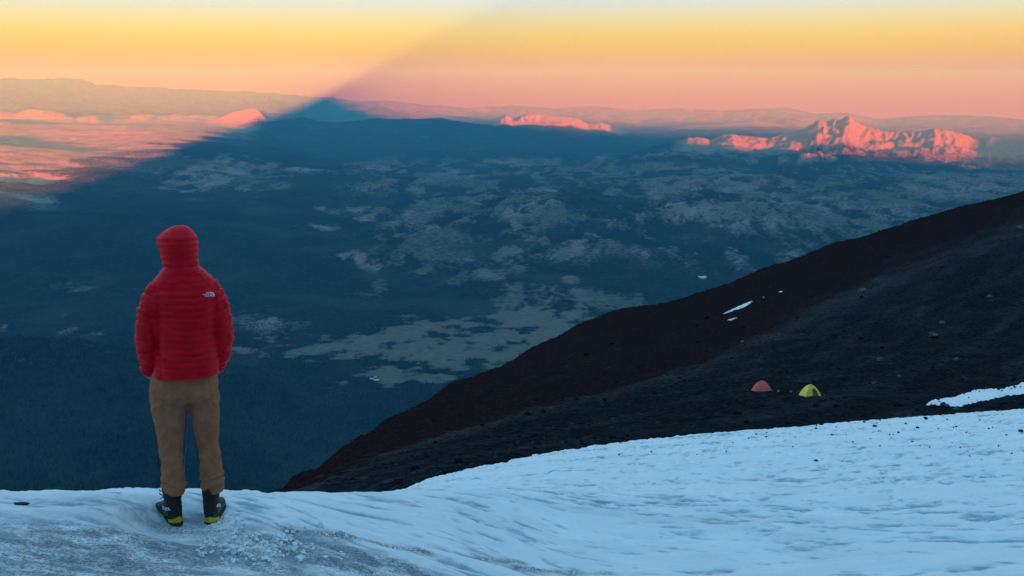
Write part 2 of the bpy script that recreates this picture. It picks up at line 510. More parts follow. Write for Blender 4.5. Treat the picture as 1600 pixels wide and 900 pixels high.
def terrain(az, rho):
    x, y = np.sin(az) * rho, np.cos(az) * rho
    z = base_height(az, rho)
    px_deg = R(0.0358)
    bare = np.zeros_like(z)
    red = np.zeros_like(z)
    wx = fbm(x / 1500, y / 1500, 5, 40)
    rid = fbm(x / 2100, y / 2100, 6, 50, 0.55, True)
    rid2 = fbm(x / 900, y / 900, 5, 60, 0.55, True)
    for q in RIDGES:
        a, zc, d = ctrl(q['p'], q['d'])
        zc_i = np.interp(az, a, zc)
        fade = sstep(a[0] - R(0.2), a[0] + R(1.5), az) * (1 - sstep(a[-1] - R(1.5), a[-1] + R(0.2), az))
        dc = q['d'] * (1 + 0.02 * perlin(az * 9, az * 0 + q['d'] * 1e-3, 77))
        zc_i = zc_i * dc / q['d']
        zb = z
        hgt = np.maximum(zc_i - zb, 0)
        dr = rho - dc
        w = np.where(dr < 0, q['wf'], q['wb'])
        t = np.abs(dr) / w
        t2 = t * (1 + 0.5 * wx * np.minimum(1, t * 3))
        prof = np.exp(-np.maximum(t2, 0) ** q['pw'] * 1.15) * (1 - sstep(1.9, 3.2, t2))
        g1, g2 = np.zeros_like(z), np.zeros_like(z)
        mk = (t < 3.3) & (fade > 0)
        lc = (az[mk] + R(40)) * q['d']
        g1[mk] = fbm(lc / (q['d'] * .024) + 0.4 * wx[mk], dr[mk] / (q['d'] * .10), 4, 55, 0.6, True)
        g2[mk] = fbm(lc / (q['d'] * .0085) + 0.5 * wx[mk], dr[mk] / (q['d'] * .03), 4, 56, 0.6, True)
        z_sp = q['r'] * hgt * (0.55 * (g1 - 0.2) + 0.35 * (g2 - 0.2)) * np.minimum(1, t * 3.0) * np.exp(-t * 1.1) * (1.9 if q.get('val') else 0.8)
        z_sp += q['r'] * hgt * 0.16 * (g2 - 0.3) * np.exp(-t * 5)
        detail = z_sp + 0.22 * q['r'] * hgt * (rid * 0.7 + rid2 * 0.5) * np.minimum(1, t * 2.2) * np.exp(-t * 0.8)
        detail += 0.035 * q['r'] * q['d'] * 0.02 * rid2 * np.exp(-t * 3)
        add = (hgt * prof + detail * prof ** 0.5) * fade
        z = z + add
        k = np.clip(prof * fade, 0, 1)
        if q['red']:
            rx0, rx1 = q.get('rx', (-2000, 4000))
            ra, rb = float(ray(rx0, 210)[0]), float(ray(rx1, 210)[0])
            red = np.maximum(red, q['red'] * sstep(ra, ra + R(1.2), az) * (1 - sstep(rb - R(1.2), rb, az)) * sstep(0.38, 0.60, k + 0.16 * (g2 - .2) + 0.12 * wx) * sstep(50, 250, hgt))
        if q.get('val'):
            face = sstep(0.0, 0.06, t) * (1 - sstep(0.7, 1.5, t2)) * (dr < 0) * fade * sstep(40, 140, hgt)
            bv = q['bare'] * np.clip(0.30 + 0.75 * (g1 - 0.15) + 0.75 * (g2 - 0.2) + 0.5 * wx, 0, 1.1)
            bare = np.maximum(bare * (1 - 0.6 * (k > 0.3) * (dr > 0)), bv * face)
            continue
        bare = np.where(k > 0.25, np.maximum(bare * (1 - k * 0.7), k ** 0.4 * q['bare'] * (0.75 + 0.5 * wx)), bare)
    for (px, py, d, r, b) in BUMPS:
        bx, by, bz = pt_at(px, py, d)
        rr = np.hypot(x - bx, y - by) / r
        m = rr < 2.6
        if not m.any():
            continue
        h = np.maximum(bz + 60 - z[m], 0) * 1.25
        q = rr[m] * (1 + 0.35 * rid[m] * 0.6 + 0.25 * wx[m])
        prof = np.exp(-np.maximum(q, 0) ** 1.35)
        z[m] = z[m] + h * prof * (1 + 0.45 * (rid2[m] - 0.3) * np.minimum(1, q * 1.5))
    # open ground: patches at their place on the land, ragged by noise
    nz = fbm(x / 300, y / 850, 5, 80, 0.6)
    wq1 = fbm(x / 700, y / 700, 4, 81, 0.6)
    wq2 = fbm(x / 700 + 50, y / 700, 4, 82, 0.6)

    def spots(lst, ex):
        out = np.zeros_like(z)
        for (px, py, hw, hh) in lst:
            bx, by, bz, dep = ground_at(px, py, hh)
            rr = math.hypot(bx, by)
            rx, ry = hw / FPX * rr, max(dep, hw / FPX * rr * 0.5)
            cx, cy = bx / rr, by / rr
            m = (np.abs(x - bx) < 3.2 * max(rx, ry)) & (np.abs(y - by) < 3.2 * max(rx, ry))
            du = ((x[m] - bx) * cy - (y[m] - by) * cx) / rx + 1.1 * wq1[m]
            dv = ((x[m] - bx) * cx + (y[m] - by) * cy) / ry + 1.1 * wq2[m]
            out[m] = np.maximum(out[m], np.exp(-(du * du + dv * dv) * ex))
        return out
    gz = z.reshape(len(AZ), len(RHO))

    def ground_at(px, py, hh):
        ai, tn = ray(px, py)
        i = int(np.argmin(np.abs(AZ - ai)))
        tt = gz[i] / RHO
        up = np.maximum.accumulate(tt)

        def rho_at(v):
            k = np.nonzero(up >= v)[0]
            return RHO[k[0]] if len(k) else RHO[-1]
        r = rho_at(tn)
        d2 = (rho_at(ray(px, py - hh)[1]) - rho_at(ray(px, py + hh)[1])) / 2
        return math.sin(ai) * r, math.cos(ai) * r, tn * r, min(d2, 2500.0)
    sp = spots(BARE_SPOTS, 0.5)
    sw_ = spots([(a_, b_, c_ * 1.7, d_ * 1.7) for a_, b_, c_, d_ in BARE_SPOTS], 0.35)
    gsl = np.gradient(gz, RHO, axis=1)
    gsl = blur(gsl, 1, 1).ravel()
    bare = np.maximum(bare, 0.75 * sstep(0.05, 0.30, gsl + 0.10 * rid2 - 0.05 + 0.10 * nz) * sstep(0.05, 0.5, sw_) * sstep(9500, 11000, rho))
    rg = fbm(x / 800, y / 2300, 6, 84, 0.62, True)
    bare = np.maximum(bare, np.clip(0.46 * sp + (0.50 * nz + 0.55 * (rg - 0.25) + 0.3 * (rid2 - 0.2)) * sstep(0.0, 0.35, sp), 0, 1))
    hz_ = sstep(9800, 11500, rho) * (1 - sstep(26000, 33000, rho)) * sstep(R(-12), R(-7), az + R(4) * wx)
    rs1 = fbm((x + 300 * wq1) / 620, (y + 500 * wq2) / 2300, 6, 86, 0.60, True)
    rs2 = fbm(x / 2600 + 3, y / 5200, 3, 87)
    rs1 = rs1 + 0.55 * rs2
    op = sstep(0.20, 0.58, rs1 + 0.35 * wx + 1.1 * (gsl - 0.05)) * hz_
    bare = np.maximum(bare, 0.52 * op)
    bare = bare * np.where(hz_ > 0.2, np.clip(0.60 + 0.70 * rs1, 0.35, 1.15), 1.0)
    z = z + 70 * (rs1 - 0.3) * hz_
    edge = np.interp(az, [R(-27), R(-23.5), R(-18.5), R(-15.8), R(-13)], [16800, 19500, 25000, 31000, 38000])  # runs roughly along the edge of the volcano's shadow
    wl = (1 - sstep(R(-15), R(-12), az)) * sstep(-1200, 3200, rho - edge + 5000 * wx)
    bare = np.maximum(bare, wl * (0.66 + 0.25 * wx))  # sunlit tone painted into the ground: pale steppe only beyond the shadow edge
    z = z + wl * 3 * fbm(x / 420, y / 420, 4, 120, 0.6)
    z = z + 26 * (1 - wl) * rid2 * sstep(9800, 12000, rho)
    mead = np.zeros_like(z)
    ns = fbm(x / 260 + 9, y / 260, 5, 90, 0.6)
    nl = fbm(x / 900 + 3, y / 900, 3, 95)
    mead = 1.1 * spots(MEADOW, 0.42)
    mead = np.clip(mead * 0.78 + (0.95 * ns + 0.45 * nl) * sstep(0.05, 0.3, mead) - 0.05, 0, 1)
    mead = mead * sstep(5500, 6300, rho) * (1 - sstep(9400, 9900, rho))
    bare = bare * (1 - sstep(0.3, 0.5, mead)) * (0.86 + 0.30 * fbm(x / 300, y / 300, 4, 130, 0.6, True))
    # roughness of the canopy where the wood is near enough to show it
    can = fbm(x / 55, y / 55, 3, 110, 0.6) * 10 * (1 - np.clip(mead * 2, 0, 1)) * (1 - sstep(9000, 16000, rho))
    z = z + can
    lit_stp = wl * (1 - sstep(50000, 58000, rho))
    bare = np.where(rho > 58000, 0.14 + 0.22 * sstep(R(-14), R(-6), az) + 0.14 * rid2 + 0.15 * wx, bare)
    return z, np.clip(bare, 0, 1), np.clip(red, 0, 1), mead, lit_stp


AZF = np.linspace(R(-30), R(30), 920)
AZ = np.concatenate([np.linspace(R(-180), R(-34), 40), np.linspace(R(-33), R(-30.2), 14), AZF, np.linspace(R(30.2), R(33), 14), np.linspace(R(34), R(180), 40)[:-1]])
RHO = np.exp(np.concatenate([np.linspace(math.log(2600), math.log(4300), 14)[:-1], np.linspace(math.log(4300), math.log(82000), 600)]))
ga, gr = np.meshgrid(AZ, RHO, indexing='ij')
tz, tb, tr_, tm, tst = terrain(ga.ravel(), gr.ravel())
tv = np.stack([np.sin(ga.ravel()) * gr.ravel(), np.cos(ga.ravel()) * gr.ravel(), tz], -1)
me = np_mesh("valley", tv, grid_quads(len(AZ), len(RHO), True))
attr(me, "bare", tb)
attr(me, "red", tr_)
attr(me, "meadow", tm)
attr(me, "lit_steppe", tst)
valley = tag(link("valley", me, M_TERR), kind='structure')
Z_LOW = float(tz.min())

# ------------------------------------------------------------------ the volcano we stand on (behind and to the right), whose shadow lies over the land
su = Vector((math.cos(saz), -math.sin(saz)))      # to the right across the sunlight
sw = Vector((math.sin(saz), math.cos(saz)))       # along it
UC, WC, TOP = 2700.0, -1500.0, 1390.0
PL = np.array([[0, TOP], [400, 1230], [1200, 830], [2000, 470], [2700, 230], [2950, 140], [3900, -190], [5200, -690], [6200, -1170], [7400, -1560], [9500, -2100], [12000, -2600]])
PR = np.array([[0, TOP], [500, 1120], [1200, 720], [2200, 300], [3150, -50], [4500, -190], [6700, -420], [8000, -700], [9400, -940], [12300, -1150], [13400, -1040], [15200, -650], [16700, -440], [17600, -540], [19000, -930], [22000, -1700], [26000, -2600]])
PF = np.array([[0, TOP], [500, 1120], [1500, 500], [3000, -300], [5000, -1200], [7500, -1900], [9000, -2300], [12000, -2600]])


def volcano_z(u, w):
    du, dw = u - UC, w - WC
    r = np.hypot(du, dw)
    cs = du / np.maximum(r, 1)
    kl, kr = np.clip(-cs, 0, 1) ** 2, np.clip(cs, 0, 1) ** 2
    kf = np.clip(1 - kl - kr, 0, 1)
    z = kl * np.interp(r, PL[:, 0], PL[:, 1]) + kr * np.interp(r, PR[:, 0], PR[:, 1]) + kf * np.interp(r, PF[:, 0], PF[:, 1])
    z = z + fbm(u / 700, w / 700, 4, 5, 0.5, True) * np.clip(r / 2000, 0.1, 1) * 25
    x = su.x * u + sw.x * w
    y = su.y * u + sw.y * w
    rho, az = np.hypot(x, y), np.abs(np.arctan2(x, y))
    lim = np.interp(az, [R(0), R(33), R(55), R(80), R(110)], [-0.50, -0.50, -0.30, 0.0, 2.0])
    return np.minimum(z, lim * rho - 14 + 10 * sstep(40, 0, rho) * 0)


gu = np.concatenate([np.linspace(-9500, -800, 70), np.linspace(-780, 900, 90), np.linspace(930, 6000, 80), np.linspace(6200, 24000, 80)])
gw = np.concatenate([np.linspace(-12000, -4000, 40), np.linspace(-3900, -900, 60), np.linspace(-880, 600, 80), np.linspace(640, 6500, 70)])
uu, ww = np.meshgrid(gu, gw, indexing='ij')
vz = volcano_z(uu.ravel(), ww.ravel())
vv = np.stack([su.x * uu.ravel() + sw.x * ww.ravel(), su.y * uu.ravel() + sw.y * ww.ravel(), vz], -1)
me = np_mesh("volcano", vv, grid_quads(len(gu), len(gw))[:, ::-1])
attr(me, "red", 0.4 + 0.4 * perlin(uu.ravel() / 300, ww.ravel() / 300, 9))
volcano = tag(link("volcano", me, M_LAVA), kind='structure')
Z_LOW = min(Z_LOW, float(vz.min()))


# ------------------------------------------------------------------ snowfield and lava slope near the camera
class Field:
    """ground height over (azimuth, log distance) from a table of slopes, smoothed"""

    def __init__(self, cols, a0, a1, r0, r1, na=500, nr=500, ba=5, br=5):
        self.a = np.linspace(a0, a1, na)
        self.r = np.linspace(math.log(r0), math.log(r1), nr)
        tabs, azs = [], []
        for az, rr, tt in cols:
            azs.append(az)
            tabs.append(np.interp(self.r, np.log(rr), tt))
        tabs = np.array(tabs)
        f = np.empty((na, nr))
        for j in range(nr):
            f[:, j] = np.interp(self.a, azs, tabs[:, j])
        self.t = blur(blur(f, ba, 0), br, 1)

    def z(self, x, y):
        rho = np.maximum(np.hypot(x, y), 0.4)
        fa = np.clip((np.arctan2(x, y) - self.a[0]) / (self.a[1] - self.a[0]), 0, len(self.a) - 1.001)
        fr = np.clip((np.log(rho) - self.r[0]) / (self.r[1] - self.r[0]), 0, len(self.r) - 1.001)
        i, j = fa.astype(int), fr.astype(int)
        u, v = fa - i, fr - j
        t = self.t
        return rho * ((t[i, j] * (1 - u) + t[i + 1, j] * u) * (1 - v) + (t[i, j + 1] * (1 - u) + t[i + 1, j + 1] * u) * v)


RS = [0.5, 1, 2.5, 4, 5, 6, 7, 8.5, 11, 15, 22, 35, 60, 90, 130]


def snow_col(px, s, rest):
    az = float(ray(px, 760)[0])
    t = [-(1.65 / r + s) for r in RS]
    for r, v in rest.items():
        t[RS.index(r)] = -v
    a_ = (px - 800) / FPX
    c_ = math.cos(PITCH) + (450 - 760) / FPX * math.sin(PITCH)
    k_ = c_ / math.hypot(a_, c_)                 # the slope is measured straight ahead; to the side the line of sight is longer
    return az, RS, [v * k_ for v in t]


LIP = {6: .418, 7: .400, 8.5: .425, 11: .56, 15: .66, 22: .70, 35: .72, 60: .73, 90: .73, 130: .73}
snow_cols = [
    snow_col(-900, .15, LIP), snow_col(0, .165, {**LIP, 7: .408, 8.5: .43}), snow_col(300, .165, {**LIP, 7: .400}),
    snow_col(450, .175, {7: .404, 8.5: .412, 11: .47, 15: .55, 22: .60, 35: .62, 60: .62, 90: .62, 130: .62}),
    snow_col(530, .19, {8.5: .403, 11: .43, 15: .48, 22: .52, 35: .55, 60: .55, 90: .55, 130: .55}),
    snow_col(585, .20, {8.5: .407, 11: .412, 15: .415, 22: .412, 35: .43, 60: .53, 90: .53, 130: .53}),
    snow_col(620, .207, {8.5: .4085, 11: .409, 15: .409, 22: .4045, 35: .41, 60: .44, 90: .45, 130: .45}),
    snow_col(660, .215, {8.5: .408, 11: .403, 15: .409, 22: .397, 35: .394, 60: .42, 90: .43, 130: .43}),
    snow_col(700, .225, {8.5: .415, 11: .403, 15: .405, 22: .394, 35: .387, 60: .39, 90: .39, 130: .39}),
    snow_col(740, .235, {8.5: .42, 11: .401, 15: .408, 22: .398, 35: .384, 60: .38, 90: .38, 130: .38}),
    snow_col(850, .26, {11: .413, 15: .400, 22: .387, 35: .372, 60: .360, 90: .355, 130: .355}),
    snow_col(1000, .28, {15: .403, 22: .382, 35: .366, 60: .352, 90: .345, 130: .345}),
    snow_col(1300, .295, {22: .378, 35: .356, 60: .340, 90: .332, 130: .33}),
    snow_col(1600, .30, {22: .375, 35: .347, 60: .327, 90: .317, 130: .312}),
    snow_col(2600, .30, {22: .36, 35: .33, 60: .30, 90: .28, 130: .27}),
]
SNOWF = Field(snow_cols, R(-75), R(75), 0.5, 130, 600, 400, 6, 5)


def snow_z(x, y):
    z = SNOWF.z(x, y)
    rho = np.hypot(x, y)
    # wind-worked hollows and ridges, drawn out across the slope
    a = 0.5 * fbm(x * 0.42 + 0.25 * y, y * 1.05, 4, 200, 0.5)
    wxx = x + 0.5 * perlin(x * 0.5, y * 0.5, 210)
    wyy = y + 0.45 * perlin(x * 0.5 + 7, y * 0.5, 211)
    b = fbm(wxx * 0.9 + 0.3 * wyy, wyy * 2.3, 4, 220, 0.5, True)
    far = sstep(5, 30, rho)
    b2 = fbm(wxx * 2.6 + 0.4 * wyy, wyy * 6.0, 3, 225, 0.55, True)
    z = z + 0.014 * (1 + 2.0 * far) * (b2 - 0.3) * (1 - sstep(20, 40, rho))
    z = z + (0.035 + 0.11 * far) * a * sstep(1.0, 3.5, rho) + (0.045 + 0.10 * far) * (b - 0.35)
    z = z + 0.2 * fbm(x / 14, y / 9, 3, 230) * sstep(14, 40, rho)
    pw_ = np.exp(-(np.hypot(x + 1.82, y - 5.62) / 0.42) ** 4)
    z = z * (1 - pw_) + (-2.56 - 0.10 * (y - 5.6)) * pw_
    # trodden ice by the boots
    d = np.hypot(x + 1.75, y - 5.5)
    z = z + 0.012 * fbm(x * 6, y * 6, 3, 240) * np.exp(-(d / 0.9) ** 2)
    return z


HC = [  # photo column -> (distance, photo row) up the slope, and the distance where the grey ridge ends and the red slope starts
    (330, [(20, 860), (60, 850), (200, 850), (400, 860)], 70),
    (415, [(20, 830), (50, 790), (62, 764), (75, 790), (120, 850), (400, 900)], 50),
    (450, [(20, 830), (50, 775), (85, 753), (105, 747), (120, 762), (190, 850), (400, 900)], 52),
    (520, [(20, 820), (45, 768), (60, 748), (85, 735), (100, 735), (130, 718), (148, 705), (163, 724), (250, 830), (400, 900)], 66),
    (560, [(20, 810), (38, 770), (60, 745), (78, 724), (92, 724), (130, 702), (168, 681), (186, 702), (275, 812), (450, 900)], 76),
    (600, [(20, 800), (32, 771), (55, 742), (80, 712), (95, 713), (140, 692), (190, 655), (215, 676), (300, 790), (500, 900)], 84),
    (700, [(20, 790), (33, 741), (60, 712), (95, 680), (112, 681), (170, 640), (235, 595), (262, 618), (360, 740), (600, 850)], 98),
    (830, [(25, 790), (38, 724), (44, 708), (75, 680), (112, 637), (130, 637), (200, 594), (285, 536), (320, 564), (430, 680), (700, 800)], 115),
    (900, [(25, 785), (40, 735), (50, 702), (75, 675), (122, 622), (142, 622), (210, 575), (310, 504), (345, 530), (460, 640), (700, 760)], 126),
    (960, [(25, 785), (42, 730), (53, 695), (75, 668), (130, 612), (155, 612), (230, 550), (325, 475), (360, 505), (480, 620), (700, 740)], 136),
    (1085, [(25, 780), (45, 720), (60, 684), (90, 635), (120, 610), (175, 575), (190, 574), (260, 525), (365, 452), (400, 485), (520, 600), (700, 710)], 178),
    (1185, [(25, 775), (48, 715), (66, 674), (100, 617), (130, 598), (220, 524), (240, 524), (300, 480), (395, 412), (430, 445), (550, 560), (700, 670)], 225),
    (1290, [(25, 770), (50, 710), (72, 666), (100, 619), (150, 585), (270, 471), (290, 470), (340, 425), (425, 375), (460, 405), (600, 530), (700, 600)], 276),
    (1400, [(25, 760), (55, 700), (77, 656), (100, 618), (170, 560), (320, 420), (338, 419), (380, 385), (450, 344), (490, 375), (700, 540)], 325),
    (1480, [(25, 750), (58, 690), (80, 650), (105, 610), (180, 540), (345, 388), (362, 387), (400, 360), (465, 320), (510, 350), (720, 500)], 350),
    (1600, [(25, 740), (60, 680), (85, 637), (110, 600), (190, 520), (375, 345), (395, 343), (430, 320), (485, 292), (530, 320), (740, 450)], 385),
    (2400, [(25, 640), (60, 560), (85, 500), (110, 460), (190, 380), (375, 180), (395, 170), (430, 150), (485, 120), (530, 150), (740, 260)], 390),
]
hill_cols, h_caz, h_cr = [], [], []
for px, pts, cr in HC:
    rr = [8.0] + [p[0] for p in pts]
    py = [pts[0][1] + 80] + [p[1] for p in pts]
    az = float(ray(px, py[len(py) // 2])[0])
    hill_cols.append((az, rr, [float(ray(px, v)[1]) for v in py]))
    h_caz.append(az)
    h_cr.append(cr)
HILLF = Field(hill_cols, R(-30), R(48), 12, 740, 700, 500, 4, 3)


EDGE = [(330, 860, 60), (450, 775, 50), (590, 775, 32), (630, 766, 27), (700, 745, 33), (800, 716, 42), (900, 702, 49), (1000, 690, 55), (1100, 682, 61), (1200, 673, 67), (1300, 665, 73), (1400, 656, 78),
        (1480, 650, 81), (1600, 638, 86), (2400, 560, 90)]
e_az = [float(ray(a, b)[0]) for a, b, _ in EDGE]
e_r = [c for _, _, c in EDGE]


def hill_z(x, y, fine=True):
    z = HILLF.z(x, y)
    rho = np.hypot(x, y)
    rb_ = np.interp(np.arctan2(x, y), e_az, e_r)
    q = rho / rb_
    zs = SNOWF.z(x, y) + (rho - rb_) * 0.22
    kk = sstep(0.97, 1.12, q)
    z = zs * (1 - kk) + z * kk
    z0 = z
    k = np.clip(rho / 100, 0.25, 1.5)
    n = fbm(x / 22, y / 22, 6, 300, 0.55, True)
    m = fbm(x / 6, y / 6, 5, 320, 0.6)
    z = z + k * 0.42 * (n - 0.35) + k * 0.34 * m + 0.32 * k * fbm(x / 1.9, y / 1.9, 3, 330, 0.6)
    # lava ribs running down to the left
    qq = (0.55 * x + 0.83 * y)
    rb = fbm(qq / 70, (0.83 * x - 0.55 * y) / 13, 5, 340, 0.58, True)
    return z0 + (z + k * 0.5 * (rb - 0.3) - z0) * (0.04 + 0.96 * sstep(1.0, 1.35, q))


def hill_red(x, y):
    az, rho = np.arctan2(x, y), np.hypot(x, y)
    cr = np.interp(az, h_caz, h_cr)
    return sstep(0.86, 1.20, rho / cr + 0.16 * fbm(x / 18, y / 18, 4, 350, 0.6))


def near_sheet(name, zf, mat, az, rho):
    a, r = np.meshgrid(az, rho, indexing='ij')
    a, r = a.ravel(), r.ravel()
    x, y = np.sin(a) * r, np.cos(a) * r
    z = zf(x, y)
    me = np_mesh(name, np.stack([x, y, z], -1), grid_quads(len(az), len(rho)))
    return tag(link(name, me, mat), kind='structure'), x, y


def pxy(px, py, zf, r0=3.0, r1=700.0):
    """where the line of sight through a photo point meets a ground function"""
    az, tn = ray(px, py)
    rr = np.exp(np.linspace(math.log(r0), math.log(r1), 3000))
    x, y = np.sin(az) * rr, np.cos(az) * rr
    h = zf(x, y)
    hit = np.nonzero(h >= tn * rr)[0]
    i = hit[0] if len(hit) else len(rr) - 1
    return float(x[i]), float(y[i]), float(h[i])


s_az = np.concatenate([np.linspace(R(-75), R(-32), 40), np.linspace(R(-30.5), R(30.5), 540), np.linspace(R(32), R(75), 40)])
s_rho = np.exp(np.concatenate([np.linspace(math.log(0.6), math.log(3.6), 30)[:-1], np.linspace(math.log(3.6), math.log(13), 250)[:-1], np.linspace(math.log(13), math.log(128), 200)]))
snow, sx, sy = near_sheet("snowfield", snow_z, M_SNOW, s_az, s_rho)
# dirt and grit on the ice, laid by place on the ground
fo = [pxy(a, b, snow_z) for a, b in ((60, 870), (200, 850), (330, 870), (430, 850), (520, 880), (150, 895), (620, 890), (300, 830))]
fw = (1.2, 1.1, 0.9, 0.7, 0.8, 1.0, 0.8, 0.6)
dirt = np.zeros_like(sx)
for (fx, fy, _), wd in zip(fo, fw):
    dirt = np.maximum(dirt, np.exp(-((sx - fx) / wd) ** 2 - ((sy - fy) / (0.30 * wd)) ** 2))
dn = fbm(sx * 0.8, sy * 2.5, 4, 260)
dirt = np.clip(dirt * 0.95 + 0.4 * dn * (dirt > 0.1), 0, 1)
bands = np.clip(fbm(sx * 0.25 + 0.1 * sy, sy * 0.9, 4, 270) - 0.22, 0, 1) * 0.8 * sstep(3, 9, np.hypot(sx, sy))
dirt = np.maximum(dirt, bands)
attr(snow.data, "dirt", dirt)
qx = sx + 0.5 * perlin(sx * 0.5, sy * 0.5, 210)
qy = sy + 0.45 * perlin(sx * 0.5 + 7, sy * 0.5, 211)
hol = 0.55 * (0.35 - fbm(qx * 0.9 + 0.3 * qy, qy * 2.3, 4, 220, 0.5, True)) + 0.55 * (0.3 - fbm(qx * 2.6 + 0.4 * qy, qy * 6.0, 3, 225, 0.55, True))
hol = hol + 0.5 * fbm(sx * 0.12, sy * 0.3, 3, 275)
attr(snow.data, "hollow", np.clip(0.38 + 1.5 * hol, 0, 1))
grit = np.zeros_like(sx)
GL = [[(452, 830), (500, 833), (540, 838), (580, 847), (610, 856), (665, 862)], [(748, 874), (780, 877), (812, 878)], [(806, 888), (850, 891), (900, 892), (950, 897)]]
for li, line in enumerate(GL):
    P = [pxy(a, b, snow_z) for a, b in line]
    for (x0, y0, _), (x1, y1, _) in zip(P[:-1], P[1:]):
        L2 = (x1 - x0) ** 2 + (y1 - y0) ** 2
        t = np.clip(((sx - x0) * (x1 - x0) + (sy - y0) * (y1 - y0)) / L2, 0, 1)
        d = np.hypot(sx - x0 - t * (x1 - x0), sy - y0 - t * (y1 - y0))
        grit = np.maximum(grit, np.exp(-(d / 0.055) ** 2))
attr(snow.data, "grit", grit * (0.7 + 0.6 * fbm(sx * 3, sy * 3, 3, 280)))

h_az = np.linspace(R(-20), R(33), 560)
h_rho = np.exp(np.linspace(math.log(18), math.log(600), 390))
hill, hx, hy = near_sheet("lava_slope", hill_z, M_LAVA, h_az, h_rho)
attr(hill.data, "red", hill_red(hx, hy))
hq_ = np.hypot(hx, hy) / np.interp(np.arctan2(hx, hy), h_caz, h_cr)
rib = np.exp(-((hq_ - 0.93) / 0.075) ** 2) * 0.9
qq_ = 0.55 * hx + 0.83 * hy
rbn = fbm(qq_ / 70, (0.83 * hx - 0.55 * hy) / 13, 5, 340, 0.58, True)
rbf = fbm(qq_ / 22, (0.83 * hx - 0.55 * hy) / 3.2, 4, 345, 0.6)
rib = np.clip(rib + np.clip(rbn - 0.38, 0, 1) * 1.5 + 0.7 * np.clip(rbf - 0.12, 0, 1), 0, 1) * (0.5 + 0.8 * fbm(hx / 12, hy / 12, 4, 360, 0.6))
attr(hill.data, "rib", np.clip(rib, 0, 1))

# ------------------------------------------------------------------ shapes for bodies and clothes
def tube(pts, radii, n=18, flat=None, caps=True):
    """swept tube through points; flat = (side scale, depth scale) of the section for each point"""
    P = np.array(pts, float)
    m = len(P)
    T = np.gradient(P, axis=0)
    T /= np.linalg.norm(T, axis=1)[:, None]
    ref = np.array([0.0, 1.0, 0.0]) if abs(T[0][1]) < 0.9 else np.array([0.0, 0.0, 1.0])
    vs = []
    th = np.linspace(0, 2 * math.pi, n, endpoint=False)
    for i in range(m):
        a = np.cross(ref, T[i])
        a /= np.linalg.norm(a)
        b = np.cross(T[i], a)
        fx, fy = flat[i] if flat is not None else (1, 1)
        vs.append(P[i] + radii[i] * (np.cos(th)[:, None] * a * fx + np.sin(th)[:, None] * b * fy))
    V = np.concatenate(vs)
    F = []
    for i in range(m - 1):
        for j in range(n):
            k = (j + 1) % n
            F.append((i * n + j, i * n + k, (i + 1) * n + k, (i + 1) * n + j))
    V = list(map(tuple, V))
    if caps:
        V += [tuple(P[0]), tuple(P[-1])]
        c0, c1 = len(V) - 2, len(V) - 1
        for j in range(n):
            k = (j + 1) % n
            F.append((c0, k, j))
            F.append((c1, (m - 1) * n + j, (m - 1) * n + k))
    return V, F


def rings(rs, n=40, ex=2.0, caps=True, a0=0.0, a1=2 * math.pi):
    """stack of super-elliptic sections: (cx, cy, z, half width, half depth back, half depth front)"""
    full = abs(a1 - a0 - 2 * math.pi) < 1e-6
    th = np.linspace(a0, a1, n, endpoint=not full)
    V, F = [], []
    for (cx, cy, z, w, db, df) in rs:
        c, s = np.cos(th), np.sin(th)
        x = np.sign(c) * np.abs(c) ** (2 / ex) * w
        y = np.sign(s) * np.abs(s) ** (2 / ex)
        y = np.where(y < 0, y * db, y * df)
        V += [(cx + p, cy + q, z) for p, q in zip(x, y)]
    m = len(rs)
    for i in range(m - 1):
        for j in range(n if full else n - 1):
            k = (j + 1) % n
            F.append((i * n + j, i * n + k, (i + 1) * n + k, (i + 1) * n + j))
    if caps and full:
        V += [(rs[0][0], rs[0][1], rs[0][2]), (rs[-1][0], rs[-1][1], rs[-1][2])]
        c0, c1 = len(V) - 2, len(V) - 1
        for j in range(n):
            k = (j + 1) % n
            F.append((c0, k, j))
            F.append((c1, (m - 1) * n + j, (m - 1) * n + k))
    return V, F


def merge(parts):
    V, F = [], []
    for v, f in parts:
        o = len(V)
        V += list(v)
        F += [tuple(i + o for i in q) for q in f]
    return V, F


def py_mesh(name, vf, smooth=True):
    me = bpy.data.meshes.new(name)
    me.from_pydata([tuple(map(float, v)) for v in vf[0]], [], vf[1])
    me.update()
    for p in me.polygons:
        p.use_smooth = smooth
    return me


def evaluated(me, mods):
    o = bpy.data.objects.new("tmp", me)
    col.objects.link(o)
    for typ, kw in mods:
        md = o.modifiers.new("m", typ)
        for k, v in kw.items():
            setattr(md, k, v)
    dg = bpy.context.evaluated_depsgraph_get()
    out = bpy.data.meshes.new_from_object(o.evaluated_get(dg))
    bpy.data.objects.remove(o)
    for p in out.polygons:
        p.use_smooth = True
    return out


def union(name, parts, voxel, smooth=3):
    me = evaluated(py_mesh(name, merge(parts)), [('REMESH', dict(mode='VOXEL', voxel_size=voxel)), ('SMOOTH', dict(factor=0.5, iterations=smooth))])
    me.name = name
    return me


def get_co(me):
    a = np.empty(len(me.vertices) * 3, np.float32)
    me.vertices.foreach_get("co", a)
    return a.reshape(-1, 3).astype(float)


def get_no(me):
    a = np.empty(len(me.vertices) * 3, np.float32)
    me.vertices.foreach_get("normal", a)
    return a.reshape(-1, 3).astype(float)


def set_co(me, c):
    me.vertices.foreach_set("co", np.asarray(c, np.float32).ravel())
    me.update()


from mathutils.bvhtree import BVHTree


